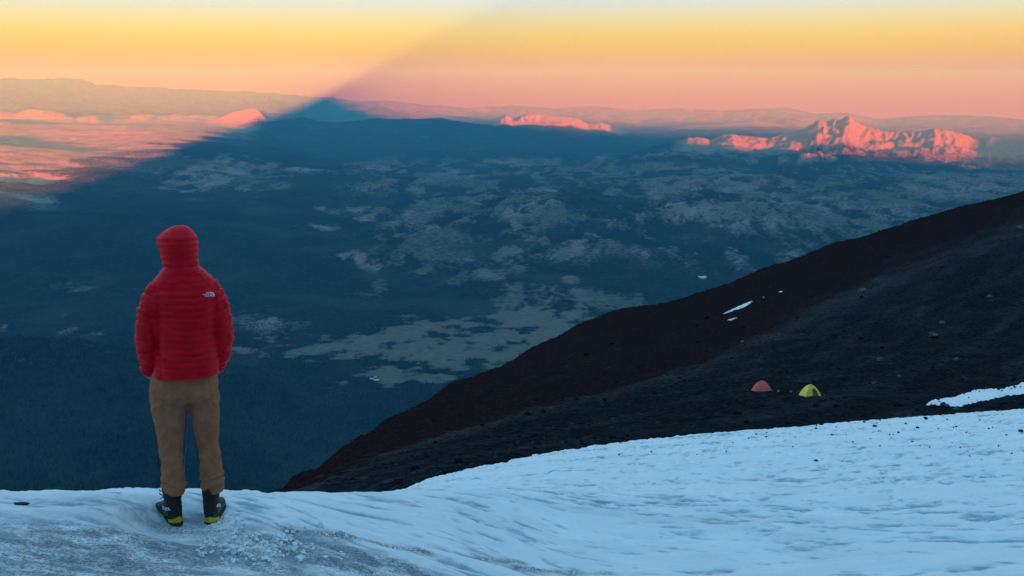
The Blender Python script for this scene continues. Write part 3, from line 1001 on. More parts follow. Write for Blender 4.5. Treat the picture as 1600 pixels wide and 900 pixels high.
def text_mesh(body, size, bold=0.0):
    cu = bpy.data.curves.new("txt", 'FONT')
    cu.body = body
    cu.size = size
    cu.align_x, cu.align_y = 'CENTER', 'CENTER'
    cu.offset = bold
    cu.resolution_u = 2
    o = bpy.data.objects.new("txt", cu)
    col.objects.link(o)
    dg = bpy.context.evaluated_depsgraph_get()
    me = bpy.data.meshes.new_from_object(o.evaluated_get(dg))
    bpy.data.objects.remove(o)
    V = [tuple(v.co) for v in me.vertices]
    F = [tuple(p.vertices) for p in me.polygons]
    return V, F


def lay_on(vf, target, center, right, up, out, lift=0.0012):
    """lay a flat print (x right, y up) on the surface of a mesh, seen along -out"""
    bvh = BVHTree.FromPolygons([v.co for v in target.vertices], [tuple(p.vertices) for p in target.polygons])
    V = []
    for x, y, _ in vf[0]:
        p = center + right * x + up * y
        hit, nrm, _i, _d = bvh.ray_cast(p + out * 0.3, -out)
        V.append(tuple(hit + out * lift) if hit is not None else tuple(p))
    return V, vf[1]


# ------------------------------------------------------------------ person
def mat_cloth(name, a, b, scale=700, rough=0.7, sheen=0.0, spec=0.3):
    t = NT(name)
    p = t.obj()
    n = t.noise(p, 14, 5, 0.6)
    f = t.noise(p, scale, 2, 0.6)
    c = t.mix(t.rng(n, 0.3, 0.7), a, b)
    m = t.fin(c, rough, t.bump(f, 0.35, 0.0015), spec)
    t.b.inputs['Sheen Weight'].default_value = sheen
    return m


M_RED = mat_cloth("red_nylon", (0.72, 0.004, 0.016), (0.82, 0.008, 0.022), 260, 0.5, 0.0, 0.10)
M_PANT = mat_cloth("brown_canvas", (0.36, 0.138, 0.070), (0.46, 0.185, 0.100), 420, 0.95, 0.0, 0.03)
M_BOOT = mat_cloth("black_boot_fabric", (0.012, 0.012, 0.014), (0.030, 0.029, 0.030), 500, 0.65)
M_BOOT2 = mat_cloth("grey_boot_leather", (0.035, 0.033, 0.034), (0.060, 0.055, 0.054), 300, 0.6)
M_SOLE = mat_cloth("boot_rubber", (0.035, 0.025, 0.020), (0.055, 0.042, 0.034), 200, 0.8)
M_YEL = mat_cloth("yellow_rubber", (0.50, 0.40, 0.02), (0.62, 0.50, 0.04), 200, 0.5)
M_GREEN = mat_cloth("green_print", (0.10, 0.22, 0.04), (0.14, 0.28, 0.06), 200, 0.6)
M_WHITE = mat_cloth("white_print", (0.75, 0.75, 0.75), (0.82, 0.82, 0.82), 200, 0.6)
M_SKIN = mat_cloth("skin", (0.42, 0.22, 0.15), (0.52, 0.29, 0.20), 500, 0.5)
M_HAIR = mat_cloth("brown_hair", (0.03, 0.018, 0.010), (0.06, 0.035, 0.02), 900, 0.5)
M_BLUE = mat_cloth("blue_anodised", (0.004, 0.040, 0.13), (0.006, 0.055, 0.17), 300, 0.4, 0, 0.5)
M_BLACK = mat_cloth("black_rubber", (0.012, 0.012, 0.013), (0.02, 0.02, 0.02), 300, 0.6)

fl, fr = pxy(271, 820, snow_z), pxy(327, 818, snow_z)
PB = Vector(((fl[0] + fr[0]) / 2, (fl[1] + fr[1]) / 2, (fl[2] + fr[2]) / 2 - 0.01))
p_az = math.atan2(PB.x, PB.y)
p_rho = math.hypot(PB.x, PB.y)
rt = Vector((math.cos(p_az), -math.sin(p_az), 0))
fw_ = Vector((math.sin(p_az), math.cos(p_az), 0))


def L(px, py, dy=0.0):
    """photo point -> (x, z) in the upright plane through the person, dy metres further away"""
    az, tn = ray(px, py)
    d = (p_rho + dy) / math.cos(float(az) - p_az)
    return (p_rho + dy) * math.tan(float(az) - p_az), d * float(tn) - PB.z


def LW(px, py):
    return L(px, py)[0]


person = empty("person", PB, -p_az)
HEAD_T = L(280, 352)[1]
PK = L(340, 600)[0] - L(339, 600)[0]                # metres to a photo pixel at the person


def lring(py, x0, x1, db, df, cy=0.0):
    a, z = L(x0, py)
    b, _ = L(x1, py)
    return ((a + b) / 2, cy, z, (b - a) / 2, db, df)


def lpt(px, py, y=0.0):
    x, z = L(px, py, y)
    return (x, y, z)


# body: one continuous surface, mostly hidden by the clothes
hx_, hz_ = L(280, 384)
face = Vector((-math.sin(R(22)), math.cos(R(22)), 0))
fside = Vector((math.cos(R(22)), math.sin(R(22)), 0))


def fpt(s, f, z):
    v = Vector((hx_, 0.015, hz_)) + fside * s + face * f
    return (v.x, v.y, v.z + z)


head = []
for z, w, db, df in ((-.125, .035, .02, .055), (-.11, .05, .05, .085), (-.08, .06, .075, .095), (-.04, .068, .09, .092), (0, .073, .097, .09),
                     (.03, .075, .10, .092), (.055, .070, .086, .085), (.075, .054, .064, .066), (.088, .030, .036, .036)):
    head.append((hx_, 0.015, hz_ + z, w, db, df))
hv, hf = rings(head, 32)
hv = [tuple(Vector((hx_, .015, 0)) + Matrix.Rotation(R(22), 3, 'Z') @ Vector((v[0] - hx_, v[1] - .015, v[2]))) for v in hv]
bparts = [(hv, hf),
          tube([fpt(0, .085, .012), fpt(0, .098, -.012), fpt(0, .106, -.030), fpt(0, .090, -.038)], [.008, .011, .015, .008], 10),
          tube([fpt(-.022, .088, -.064), fpt(0, .094, -.062), fpt(.022, .088, -.064)], [.005, .008, .005], 8),
          tube([fpt(-.022, .086, -.073), fpt(0, .091, -.074), fpt(.022, .086, -.073)], [.005, .008, .005], 8),
          tube([fpt(-.045, .075, .026), fpt(-.02, .092, .030), fpt(.02, .092, .030), fpt(.045, .075, .026)], [.008, .010, .010, .008], 8),
          tube([fpt(-.074, -.005, .02), fpt(-.080, -.012, 0), fpt(-.074, -.005, -.025)], [.012, .016, .010], 8),
          tube([fpt(.074, -.005, .02), fpt(.080, -.012, 0), fpt(.074, -.005, -.025)], [.012, .016, .010], 8),
          tube([(hx_, -.01, hz_ - .08), lpt(283, 420, -.01), lpt(288, 440, -.01)], [.055, .056, .07], 20),
          rings([lring(428, 262, 318, .06, .06), lring(445, 244, 334, .085, .09), lring(475, 250, 332, .10, .11), lring(530, 252, 330, .10, .11),
                 lring(575, 247, 335, .105, .115), lring(606, 246, 330, .10, .10), lring(620, 258, 318, .06, .06)], 32)]
ARM_L = [lpt(272, 446), lpt(250, 456), lpt(238, 482, -.01), lpt(229.5, 520, -.02), lpt(230, 555, .03), lpt(234, 586, .10)]
ARM_R = [lpt(308, 446), lpt(327, 456), lpt(338, 482, -.01), lpt(348.5, 520, -.02), lpt(346, 551, .03), lpt(338, 579, .10)]
for arm, sg in ((ARM_L, 1), (ARM_R, -1)):
    bparts.append(tube(arm, [.05, .056, .050, .043, .038, .030], 14))
    w = Vector(arm[-1])
    d = Vector((sg * 0.80, 0.50, -0.30)).normalized()
    up_ = Vector((0, 0, 1))
    spread = d.cross(up_).normalized().cross(d).normalized()
    palm = [w, w + d * .05, w + d * .095]
    bparts.append(tube([tuple(q) for q in palm], [.028, .040, .038], 12, [(1, .5)] * 3))
    for i, ln in enumerate((.068, .078, .073, .058)):
        b0 = w + d * .085 + spread * (.030 - .020 * i)
        curl = Vector((sg * 0.75, 0.2, -0.5)).normalized()
        k1 = b0 + d * ln * .45
        k2 = k1 + (d * .6 + curl * .4).normalized() * ln * .33
        bparts.append(tube([tuple(b0), tuple(k1), tuple(k2), tuple(k2 + curl * ln * .25)], [.0095, .009, .0085, .007], 8))
    tb = w + d * .035 + spread * .032
    bparts.append(tube([tuple(tb), tuple(tb + (d * .5 + spread * .7) * .035), tuple(tb + (d * .9 + spread * .6) * .062)], [.012, .011, .008], 8))
LEG_L = [lpt(261, 618), lpt(264, 650), lpt(267, 690, .02), lpt(268, 720, .02), lpt(270, 750, .025), lpt(270.5, 785, .03), lpt(270.5, 803, .03)]
LEG_R = [lpt(315, 615), lpt(320, 650), lpt(325, 690, .02), lpt(328.5, 715, .02), lpt(331, 745, .025), lpt(331.5, 783, .03), lpt(331, 801, .03)]
for leg, yaw in ((LEG_L, R(24)), (LEG_R, R(-13))):
    bparts.append(tube(leg, [.074, .068, .054, .048, .048, .034, .034], 16))
    e = Vector(leg[-1])
    d = Vector((-math.sin(yaw), math.cos(yaw), 0))
    bparts.append(tube([tuple(e - d * .02), tuple(e + d * .06 - Vector((0, 0, .012))), tuple(e + d * .13 - Vector((0, 0, .022)))], [.028, .028, .020], 12))
body_me = union("body", bparts, 0.007, 4)
body = link("body", body_me, M_SKIN, person)
tag(body, kind=None)


# jacket: torso and sleeves in one quilted surface
tor = [lring(415, 258, 309, .085, .09, -.01), lring(424, 251, 318, .098, .10, -.008), lring(431, 246, 326, .108, .11), lring(440, 240, 334, .122, .12), lring(456, 240, 338, .137, .13),
       lring(476, 242, 339, .145, .135), lring(505, 243, 339, .146, .138), lring(535, 244, 339, .144, .14), lring(560, 242, 341, .146, .145), lring(576, 241, 342, .148, .147), lring(587, 241, 342, .145, .145)]
j_rad_l = [20.0, 24.0, 22.5, 19.0, 15.0, 11.0]
j_rad_r = [20.0, 23.5, 20.5, 18.0, 15.5, 11.0]
slv = []
for arm, rad in ((ARM_L, j_rad_l), (ARM_R, j_rad_r)):
    A = np.array(arm)
    tt = np.linspace(0, 5, 21)
    pts = np.stack([np.interp(tt, range(6), A[:, i]) for i in range(3)], -1)
    pts = blur(pts, 1, 0)
    rr = blur(np.interp(tt, range(6), np.array(rad) * PK), 1, 0)
    slv.append((pts, rr))
jme = union("jacket", [rings(tor, 48, 2.5)] + [tube(p, r, 20) for p, r in slv], 0.0058, 9)
c, nrm = get_co(jme), get_no(jme)
tz_ = np.array([r[2] for r in tor])[::-1]
dt = np.hypot((c[:, 0] - np.interp(c[:, 2], tz_, [r[0] for r in tor][::-1])) / np.interp(c[:, 2], tz_, [r[3] for r in tor][::-1]),
              c[:, 1] / np.interp(c[:, 2], tz_, [r[4] for r in tor][::-1]))
s_t = c[:, 2] + 0.006 * perlin(c[:, 0] * 9, c[:, 2] * 5, 500) + 0.012 * perlin(c[:, 0] * 3, c[:, 2] * 2.5, 501)
best_s, best_d, isarm = s_t / 0.0375, dt, np.zeros(len(c))
for (pts, rr), lam in zip(slv, (0.0365, 0.0365)):
    acc = 0.0
    da = np.full(len(c), 9.0)
    sa = np.zeros(len(c))
    for i in range(len(pts) - 1):
        v = pts[i + 1] - pts[i]
        Ls = np.linalg.norm(v)
        tq = np.clip(((c - pts[i]) @ v) / Ls ** 2, 0, 1)
        d = np.linalg.norm(c - pts[i] - tq[:, None] * v, axis=1) / (rr[i] + (rr[i + 1] - rr[i]) * tq)
        m = d < da
        da[m] = d[m]
        sa[m] = (acc + tq * Ls)[m]
        acc += Ls
    sa = sa + 0.010 * perlin(c[:, 1] * 7, c[:, 2] * 6, 502) + 0.05 * (c[:, 0] - pts[0][0]) * np.sign(pts[0][0])
    m = (da < best_d) & (np.abs(c[:, 0] - 0.0) > 0.10)
    best_s = np.where(m, sa / lam, best_s)
    isarm = np.where(m, 1.0, isarm)
    best_d = np.where(m, da, best_d)
puff = np.abs(np.sin(math.pi * best_s)) ** 0.55
amp = 0.0125 * (0.85 + 0.6 * perlin(c[:, 0] * 7, c[:, 2] * 14, 503))
z_sh = L(288, 446)[1]
amp = amp * (0.22 + 0.78 * sstep(z_sh + 0.055, z_sh - 0.035, c[:, 2]))
crk = 0.0065 * fbm(c[:, 0] * 16 + c[:, 1] * 9, c[:, 2] * 26, 3, 504) * (1 + 1.2 * isarm)
fold = -0.010 * np.exp(-((c[:, 0] + 0.125 + 0.12 * (c[:, 2] - 1.1)) / 0.012) ** 2) * sstep(0.85, 1.0, c[:, 2]) * sstep(1.45, 1.25, c[:, 2]) * (c[:, 1] < 0)
set_co(jme, c + nrm * (amp * (puff - 0.72) + crk + fold)[:, None])
jacket = link("jacket", jme, M_RED, person)

# hem and cuff bindings
hb = tor[-1]
hem_pts = [(hb[0] + math.copysign(abs(math.cos(a)) ** .8, math.cos(a)) * (hb[3] + .001), math.copysign(abs(math.sin(a)) ** .8, math.sin(a)) * .146, hb[2] + .002) for a in np.linspace(0, 2 * math.pi, 61)]
link("hem_binding", py_mesh("hem_binding", tube(hem_pts, [.0045] * 61, 8, None, False)), M_RED, jacket)
for (pts, rr) in slv:
    v = pts[-1] - pts[-2]
    link("cuff", py_mesh("cuff", tube([pts[-2], pts[-1] + v * .4], [rr[-2] * 1.0, rr[-1] * .96], 18)), M_RED, jacket)

# hood, turned a little to the left, open at the face
hr = []
for py, cx, w in ((424, 284, 29), (417, 283.3, 26.6), (410, 282.5, 27), (400, 281, 27.8), (390, 280, 28.6), (380, 279, 29.4), (375, 278.3, 29.2), (370, 278.3, 28), (366, 278.6, 25.6), (362, 279.4, 22), (357, 280, 16), (355, 280.3, 12.6), (353, 280.5, 8), (352, 280.6, 3)):
    hr.append((cx, py, w))
pyd = np.linspace(424, 352, 74)
cxs, ws = np.interp(-pyd, [-r[1] for r in hr], [r[0] for r in hr]), np.interp(-pyd, [-r[1] for r in hr], [r[2] for r in hr])
N = 72
fa = math.pi / 2 + R(22)
gap = R(58)
V = []
for i, py in enumerate(pyd):
    x, z = L(cxs[i], py)
    w = ws[i] * PK
    g = gap * (0.25 + 0.75 * sstep(417, 405, py)) * sstep(356, 366, py)
    th = np.linspace(fa + g, fa + 2 * math.pi - g, N)
    s = (z / 0.0368) + 0.25 * np.sin(th * 1.0)
    s = s + 0.12 * perlin(th * 1.5, th * 0 + z * 8, 520)
    pf = 0.0090 * (np.abs(np.sin(math.pi * s)) ** 0.6 - 0.6) * (1 + 0.6 * perlin(th * 2.3, th * 0 + z * 30, 521)) * sstep(357, 371, py)
    d = w * 1.13
    vis = 0.010 * np.exp(-((py - 374) / 9) ** 2) * np.exp(-((th - (fa + g)) / 0.35) ** 2)
    for a, p_, vv_ in zip(th, pf, vis):
        V.append((x + math.cos(a) * (w + p_ + vv_), 0.01 + math.sin(a) * (d + p_ + vv_), z))
hq = [(i * N + j, i * N + j + 1, (i + 1) * N + j + 1, (i + 1) * N + j) for i in range(len(pyd) - 1) for j in range(N - 1)]
hme = evaluated(py_mesh("hood", (V, hq)), [('SOLIDIFY', dict(thickness=0.012, offset=-1.0)), ('SMOOTH', dict(factor=0.4, iterations=2))])
hood = link("hood", hme, M_RED, jacket)
hood_trim = [V[i * N] for i in range(4, len(pyd) - 6)]
link("hood_binding", py_mesh("hood_binding", tube(hood_trim, [.005] * len(hood_trim), 8)), M_RED, jacket)
# hair under the hood
link("hair", py_mesh("hair", rings([(hx_, .0, hz_ + z, w, d, d * .7) for z, w, d in ((-.03, .076, .098), (.02, .078, .100), (.05, .074, .092), (.075, .058, .068), (.09, .026, .03))], 28)), M_HAIR, person)

# white emblem on the right shoulder blade
ex, ez = L(327, 454.5)
parts = []
for li, (wd, yy) in enumerate((("THE", 0.0095), ("NORTH", 0.0), ("FACE", -0.0095))):
    v, f = text_mesh(wd, 0.0105, 0.0003)
    mx = max(p[0] for p in v)
    parts.append(([(p[0] - mx - 0.004, p[1] + yy, 0) for p in v], f))
for r0, r1 in ((0.004, 0.0095), (0.0120, 0.0175), (0.0200, 0.0270)):
    v, f = [], []
    for i in range(13):
        a = R(90) * i / 12
        for r_ in (r0, r1):
            v.append((r_ * math.cos(a), -0.014 + r_ * math.sin(a) * 1.02, 0))
    for i in range(12):
        f.append((2 * i, 2 * i + 1, 2 * i + 3, 2 * i + 2))
    parts.append((v, f))
em = lay_on(merge(parts), jme, Vector((ex, 0, ez)), Vector((1, 0, -0.10)).normalized(), Vector((0.10, 0, 1)).normalized(), Vector((0, -1, 0)), 0.002)
link("emblem", py_mesh("emblem", em, False), M_WHITE, jacket)

# trousers
def leg_tube(spec):
    pts = np.array([lpt(a, b, y) for a, b, r, y in spec])
    rr = np.array([r * PK for a, b, r, y in spec])
    t0 = np.linspace(0, len(spec) - 1, 40)
    P = np.stack([np.interp(t0, range(len(spec)), pts[:, i]) for i in range(3)], -1)
    return blur(P, 1, 0), blur(np.interp(t0, range(len(spec)), rr), 1, 0)


TL = leg_tube([(263, 612, 30, 0), (265, 650, 25.5, .005), (266.3, 690, 20, .02), (268, 720, 17, .012), (270, 748, 19, .02), (271, 762, 18.6, .022), (270.5, 771, 17.4, .024)])
TR = leg_tube([(314, 612, 28.5, 0), (320, 650, 23.5, .005), (325, 690, 18, .02), (328.5, 715, 17, .012), (331, 742, 19.3, .02), (332.6, 760, 18, .022), (332.5, 768, 17, .024)])
pel = [lring(572, 246, 337, .118, .12), lring(590, 236, 340, .128, .125), lring(604, 233, 341.5, .135, .125), lring(616, 233, 342, .135, .12), lring(625, 236, 341, .12, .11), lring(632, 244, 333, .07, .07)]
tme = union("trousers", [rings(pel, 40, 2.4), tube(*TL, 22), tube(*TR, 22)], 0.0055, 5)
c, nrm = get_co(tme), get_no(tme)
zk = (L(290, 712)[1], L(290, 757)[1], L(290, 628)[1])
sx_ = np.where(c[:, 0] < L(293, 650)[0], -1.0, 1.0)
wr = 0.0055 * fbm(c[:, 0] * 9, c[:, 2] * 13 + c[:, 1] * 9, 4, 540)
def folds(ang, seed, sc):
    """soft cloth folds running at an angle across the leg"""
    u = c[:, 0] * sx_ * 1.0 + 0.6 * c[:, 1]
    p_ = u * math.cos(ang) + c[:, 2] * math.sin(ang)
    q_ = -u * math.sin(ang) + c[:, 2] * math.cos(ang)
    return (1 - 2.4 * np.abs(perlin(p_ * sc * 0.35, q_ * sc + 0.6 * perlin(p_ * 6, q_ * 9, seed + 7), seed))) - 0.35


wr += 0.0075 * folds(-0.5, 541, 17) * np.exp(-((c[:, 2] - zk[0]) / 0.085) ** 2)
wr += 0.0100 * folds(0.35, 545, 22) * np.exp(-((c[:, 2] - zk[1]) / 0.065) ** 2)
wr += 0.0065 * folds(-0.7, 549, 16) * np.exp(-((c[:, 2] - zk[2]) / 0.085) ** 2)
wr += 0.0030 * folds(-0.9, 553, 20)
wr += 0.0012 * fbm(c[:, 0] * 45, c[:, 2] * 60, 3, 558)
seat = -0.012 * np.exp(-((c[:, 0] - L(293, 610)[0]) / 0.02) ** 2) * np.exp(-((c[:, 2] - L(293, 615)[1]) / 0.06) ** 2) * (c[:, 1] < 0)
set_co(tme, c + nrm * (wr + seat)[:, None])
trousers = link("trousers", tme, M_PANT, person)
# back pocket seams
for x0, x1, py in ((247, 281, 606), (300, 332, 606)):
    v = []
    bvh = BVHTree.FromPolygons([q.co for q in tme.vertices], [tuple(p.vertices) for p in tme.polygons])
    outl = [(x0, py), (x1, py + 1), (x1 - 1, py + 24), ((x0 + x1) / 2, py + 29), (x0 + 1, py + 24), (x0, py)]
    pts = []
    for (a, b), (a2, b2) in zip(outl[:-1], outl[1:]):
        for q in np.linspace(0, 1, 7)[:-1]:
            lx, lz = L(a + (a2 - a) * q, b + (b2 - b) * q, -.12)
            h = bvh.ray_cast(Vector((lx, -1, lz)), Vector((0, 1, 0)))[0]
            if h is not None:
                pts.append((h.x, h.y + .0005, h.z))
    if len(pts) > 6:
        link("pocket_seam", py_mesh("pocket_seam", tube(pts, [.0016] * len(pts), 6)), M_PANT, trousers)

for spec, off in ((TL, -1), (TR, 1), (TL, 1), (TR, -1)):
    pts = []
    bvh = BVHTree.FromPolygons([q.co for q in tme.vertices], [tuple(p.vertices) for p in tme.polygons])
    for (px_, py_, pz_), r_ in zip(spec[0][3:], spec[1][3:]):
        d = Vector((off * .86, -.5, 0)).normalized()
        h = bvh.ray_cast(Vector((px_, py_, pz_)) + d * .4, -d)[0]
        if h is not None and (h - Vector((px_, py_, pz_))).length < r_ * 1.7:
            pts.append(tuple(h))
    if len(pts) > 8:
        link("leg_seam", py_mesh("leg_seam", tube(pts, [.0017] * len(pts), 6)), M_PANT, trousers)

# boots
def foot_outline(grow=0.0, n=40):
    """sole outline, heel at the origin side, toe forward"""
    ys = np.array([-.085, -.075, -.055, -.02, .03, .08, .13, .175, .205, .225, .233])
    ws_ = np.array([.0, .022, .036, .041, .038, .042, .050, .047, .036, .02, .0])
    s_ = np.linspace(0, 1, n)
    yy = -.085 + .318 * (0.5 - 0.5 * np.cos(math.pi * s_))
    w = np.interp(yy, ys, ws_)
    w = blur(w, 1, 0)
    w[0] = w[-1] = 0
    right = [(w[i] + grow * (w[i] > 0), yy[i]) for i in range(n)]
    left = [(-(w[i] + grow * (w[i] > 0)), yy[i]) for i in range(n - 2, 0, -1)]
    out = right + left
    return [(x, y - (grow if i == 0 else 0) + (grow if i == n - 1 else 0)) for i, (x, y) in enumerate(out)]


def slab(outline, z0, z1):
    n = len(outline)
    V = [(x, y, z0) for x, y in outline] + [(x, y, z1) for x, y in outline]
    F = [tuple(range(n - 1, -1, -1)), tuple(range(n, 2 * n))] + [(i, (i + 1) % n, n + (i + 1) % n, n + i) for i in range(n)]
    return V, F


def sole_shape():
    parts = [slab(foot_outline(.004), .012, .030)]
    o = foot_outline(.003)
    for (ya, yb) in ((-.09, -.045), (-.035, .005), (.045, .075), (.085, .115), (.125, .155), (.165, .195), (.205, .24)):
        q = [(x, min(max(y, ya), yb)) for x, y in o if ya - .02 <= y <= yb + .02]
        if len(q) > 5:
            parts.append(slab(q, -.004, .0135))
    return merge(parts)


def make_boot(yaw, loc, side, text_rot):
    b = empty("boot", loc, yaw)
    b.parent = person
    up = [(0, -.015, .03, .040, .062, .07)]
    foot = []
    fr_ = [(-.080, .012, .07), (-.070, .028, .115), (-.045, .038, .13), (0, .043, .14), (.045, .042, .125), (.085, .045, .105), (.125, .050, .088), (.165, .049, .080), (.195, .042, .072), (.215, .030, .060), (.226, .012, .046)]
    n = 20
    V, F = [], []
    for y, w, h in fr_:
        for j in range(n):
            a = 2 * math.pi * j / n
            V.append((w * math.copysign(abs(math.cos(a)) ** .75, math.cos(a)), y, .028 + (h - .028) * (.5 + .5 * math.copysign(abs(math.sin(a)) ** .8, math.sin(a)))))
    for i in range(len(fr_) - 1):
        for j in range(n):
            k = (j + 1) % n
            F.append((i * n + j, (i + 1) * n + j, (i + 1) * n + k, i * n + k))
    F.append(tuple(range(n)))
    F.append(tuple((len(fr_) - 1) * n + j for j in range(n - 1, -1, -1)))
    shaft = tube([(0, -.018, .05), (0, -.016, .10), (0, -.012, .15), (0, -.006, .20), (0, .0, .26)], [.052, .056, .058, .061, .064], 22, [(.86, 1.12)] * 5)
    ume = union("upper", [(V, F), shaft], 0.005, 4)
    c, nr = get_co(ume), get_no(ume)
    g = -0.004 * np.exp(-((c[:, 2] - .155 - .15 * c[:, 1]) / .007) ** 2) - 0.003 * np.exp(-((c[:, 2] - .118) / .006) ** 2)
    g += .0018 * fbm(c[:, 0] * 30, c[:, 2] * 30 + c[:, 1] * 20, 3, 560)
    set_co(ume, c + nr * g[:, None])
    u = link("upper", ume, M_BOOT, b)
    # rand of grey leather round the foot
    rme = union("rand", [(np.array(V) * np.array([1.05, 1.012, .68]) + np.array([0, 0, .009]), F)], 0.005, 2)
    link("rand", rme, M_BOOT2, b)
    link("sole", py_mesh("sole", sole_shape(), False), M_SOLE, b)
    # yellow heel counter
    o = foot_outline(.0065, 60)
    arc = [(x, y) for x, y in o if y < -.025]
    arc = sorted(arc, key=lambda p: math.atan2(p[0], -(p[1] + .025)))
    V2, F2 = [], []
    m = len(arc)
    for x, y in arc:
        hgt = .060 - .020 * min(1, abs(x) / .045)
        for dx in (1.0, .90):
            V2 += [(x * dx, -.025 + (y + .025) * dx, .024), (x * dx * .985, -.025 + (y + .025) * dx * .985, hgt)]
    for i in range(m - 1):
        a, e = 4 * i, 4 * (i + 1)
        F2 += [(a, a + 1, e + 1, e), (a + 1, a + 3, e + 3, e + 1), (a + 3, a + 2, e + 2, e + 3), (a + 2, a, e, e + 2)]
    F2 += [(0, 2, 3, 1), (4 * m - 4, 4 * m - 3, 4 * m - 1, 4 * m - 2)]
    hc = link("heel_counter", py_mesh("heel_counter", (V2, F2), False), M_YEL, b)
    # lettering and green flashes on the outer side
    bent = BVHTree
    outd = Vector((side * .93, -.37, 0)).normalized()
    rgt = Vector((outd.y * -1, outd.x, 0)).normalized()
    if rgt.y * side > 0 and side > 0:
        pass
    right_ = Vector((0, 0, 1)).cross(outd).normalized()
    upv = Vector((0, 0, 1))
    r2 = (right_ * math.cos(text_rot) + upv * math.sin(text_rot))
    u2 = (upv * math.cos(text_rot) - right_ * math.sin(text_rot))
    tv_ = text_mesh("SCARPA", .027, .0011)
    cen = Vector((side * .045, -.006, .099))
    both = evaluated(py_mesh("tmpb", merge([([tuple(v.co) for v in ume.vertices], [tuple(p.vertices) for p in ume.polygons]), ([tuple(v.co) for v in rme.vertices], [tuple(p.vertices) for p in rme.polygons])])), [])
    link("lettering", py_mesh("lettering", lay_on(tv_, both, cen, r2, u2, outd, .0022), False), M_WHITE, b)
    bars = []
    for i in range(5):
        x0 = -.030 + .010 * i
        seg = [(x0 + .006 * q, -.012 - .030 * q, 0) for q in np.linspace(0, 1, 6)]
        v = []
        f = []
        for k_, (x, y, _) in enumerate(seg):
            v += [(x, y, 0), (x + .0042, y, 0)]
            if k_:
                f.append((2 * k_ - 2, 2 * k_ - 1, 2 * k_ + 1, 2 * k_))
        bars.append((v, f))
    link("side_flash", py_mesh("side_flash", lay_on(merge(bars), both, cen, r2, u2, outd, .0022), False), M_GREEN, b)
    # tongue, laces and hooks at the front
    for i in range(6):
        z = .125 + .022 * i
        yf = .052 + (.05 if i == 0 else .018 if i == 1 else 0) - .004 * i + .006
        s_ = [(-.026, yf, z - .006), (0, yf + .012, z + .004), (.026, yf, z - .006)]
        link("lace", py_mesh("lace", tube(s_, [.0028] * 3, 6)), M_BLACK, b)
    for sg in (-1, 1):
        for i in range(3):
            link("lace_hook", py_mesh("lace_hook", tube([(sg * .034, .050, .165 + .024 * i), (sg * .044, .062, .168 + .024 * i), (sg * .042, .072, .175 + .024 * i)], [.0035, .0035, .003], 6)), M_BLACK, b)
    link("pull_tab", py_mesh("pull_tab", slab([(-.011, -.084), (.011, -.084), (.011, -.0795), (-.011, -.0795)], .16, .235)), M_BLACK, b)
    return b


def to_local(w):
    d = Vector(w) - PB
    return (d.dot(rt), d.dot(fw_), d.z)


ll, lr_ = to_local(fl), to_local(fr)
make_boot(R(24), (LW(269.5, 800), ll[1] + .045, ll[2] - .004), -1, R(12))
make_boot(R(-13), (LW(332, 800), lr_[1] + .045, lr_[2] - .004), 1, R(-22))
tag(person, "person in red quilted hooded jacket and brown trousers seen from behind, hands in pockets", "person")

# pole standing in front of the person, seen between the legs
pt = Vector(lpt(293, 612, .30))
pb_l = lpt(285.5, 742, .36)
dirp = (Vector(pb_l) - pt).normalized()
wpt = lambda v: PB + rt * v[0] + fw_ * v[1] + Vector((0, 0, v[2]))
p_top, p_dir = wpt(pt), (wpt(pb_l) - wpt(pt)).normalized()
pos_ = p_top
while pos_.z > float(snow_z(np.array([pos_.x]), np.array([pos_.y]))[0]) and (pos_ - p_top).length < 2:
    pos_ = pos_ + p_dir * .01
plen = (pos_ - p_top).length
pole = empty("trekking_pole", pos_)
pole.rotation_euler = (-p_dir).to_track_quat('Z', 'Y').to_euler()
tag(pole, "blue pole planted in the snow before the person, seen between the legs", "pole")
link("shaft", py_mesh("shaft", tube([(0, 0, .03), (0, 0, plen * .5), (0, 0, plen)], [.0085, .0105, .0115], 12)), M_BLUE, pole)
link("tip", py_mesh("tip", tube([(0, 0, -.03), (0, 0, .05)], [.003, .007], 8)), M_BLACK, pole)
link("basket", py_mesh("basket", tube([(0, 0, .06), (0, 0, .066), (0, 0, .075)], [.035, .037, .012], 16)), M_BLACK, pole)
link("grip", py_mesh("grip", tube([(0, 0, plen - .02), (0, 0, plen + .05), (0, 0, plen + .11), (0, 0, plen + .13)], [.014, .016, .018, .010], 12)), M_BLACK, pole)

# ------------------------------------------------------------------ rocks
def rock_mesh(name, seed, sub=2, rough=0.32, flat=0.7):
    bm = bmesh.new()
    bmesh.ops.create_icosphere(bm, subdivisions=sub, radius=1.0)
    rs = np.random.RandomState(seed)
    cuts = [(Vector(rs.normal(size=3)).normalized(), rs.uniform(.55, .85)) for _ in range(9)]
    for v in bm.verts:
        for n_, d in cuts:
            k = v.co.dot(n_)
            if k > d:
                v.co -= n_ * (k - d) * 0.9
        p = v.co
        v.co = p * (1 + rough * float(perlin(p.x * 2 + seed, p.y * 2 + p.z * 1.7, seed)))
        v.co.z *= flat
    me = bpy.data.meshes.new(name)
    bm.to_mesh(me)
    bm.free()
    return me


def at_fn(f, x, y):
    return float(f(np.array([x]), np.array([y]))[0])


ROCKS = [rock_mesh("rock_shape", 30 + i, 2) for i in range(5)]
for m_ in ROCKS:
    m_.materials.append(M_BOULDER)
DARK = [rock_mesh("stone_shape", 50 + i, 2) for i in range(4)]
for m_ in DARK:
    m_.materials.append(M_STONE)

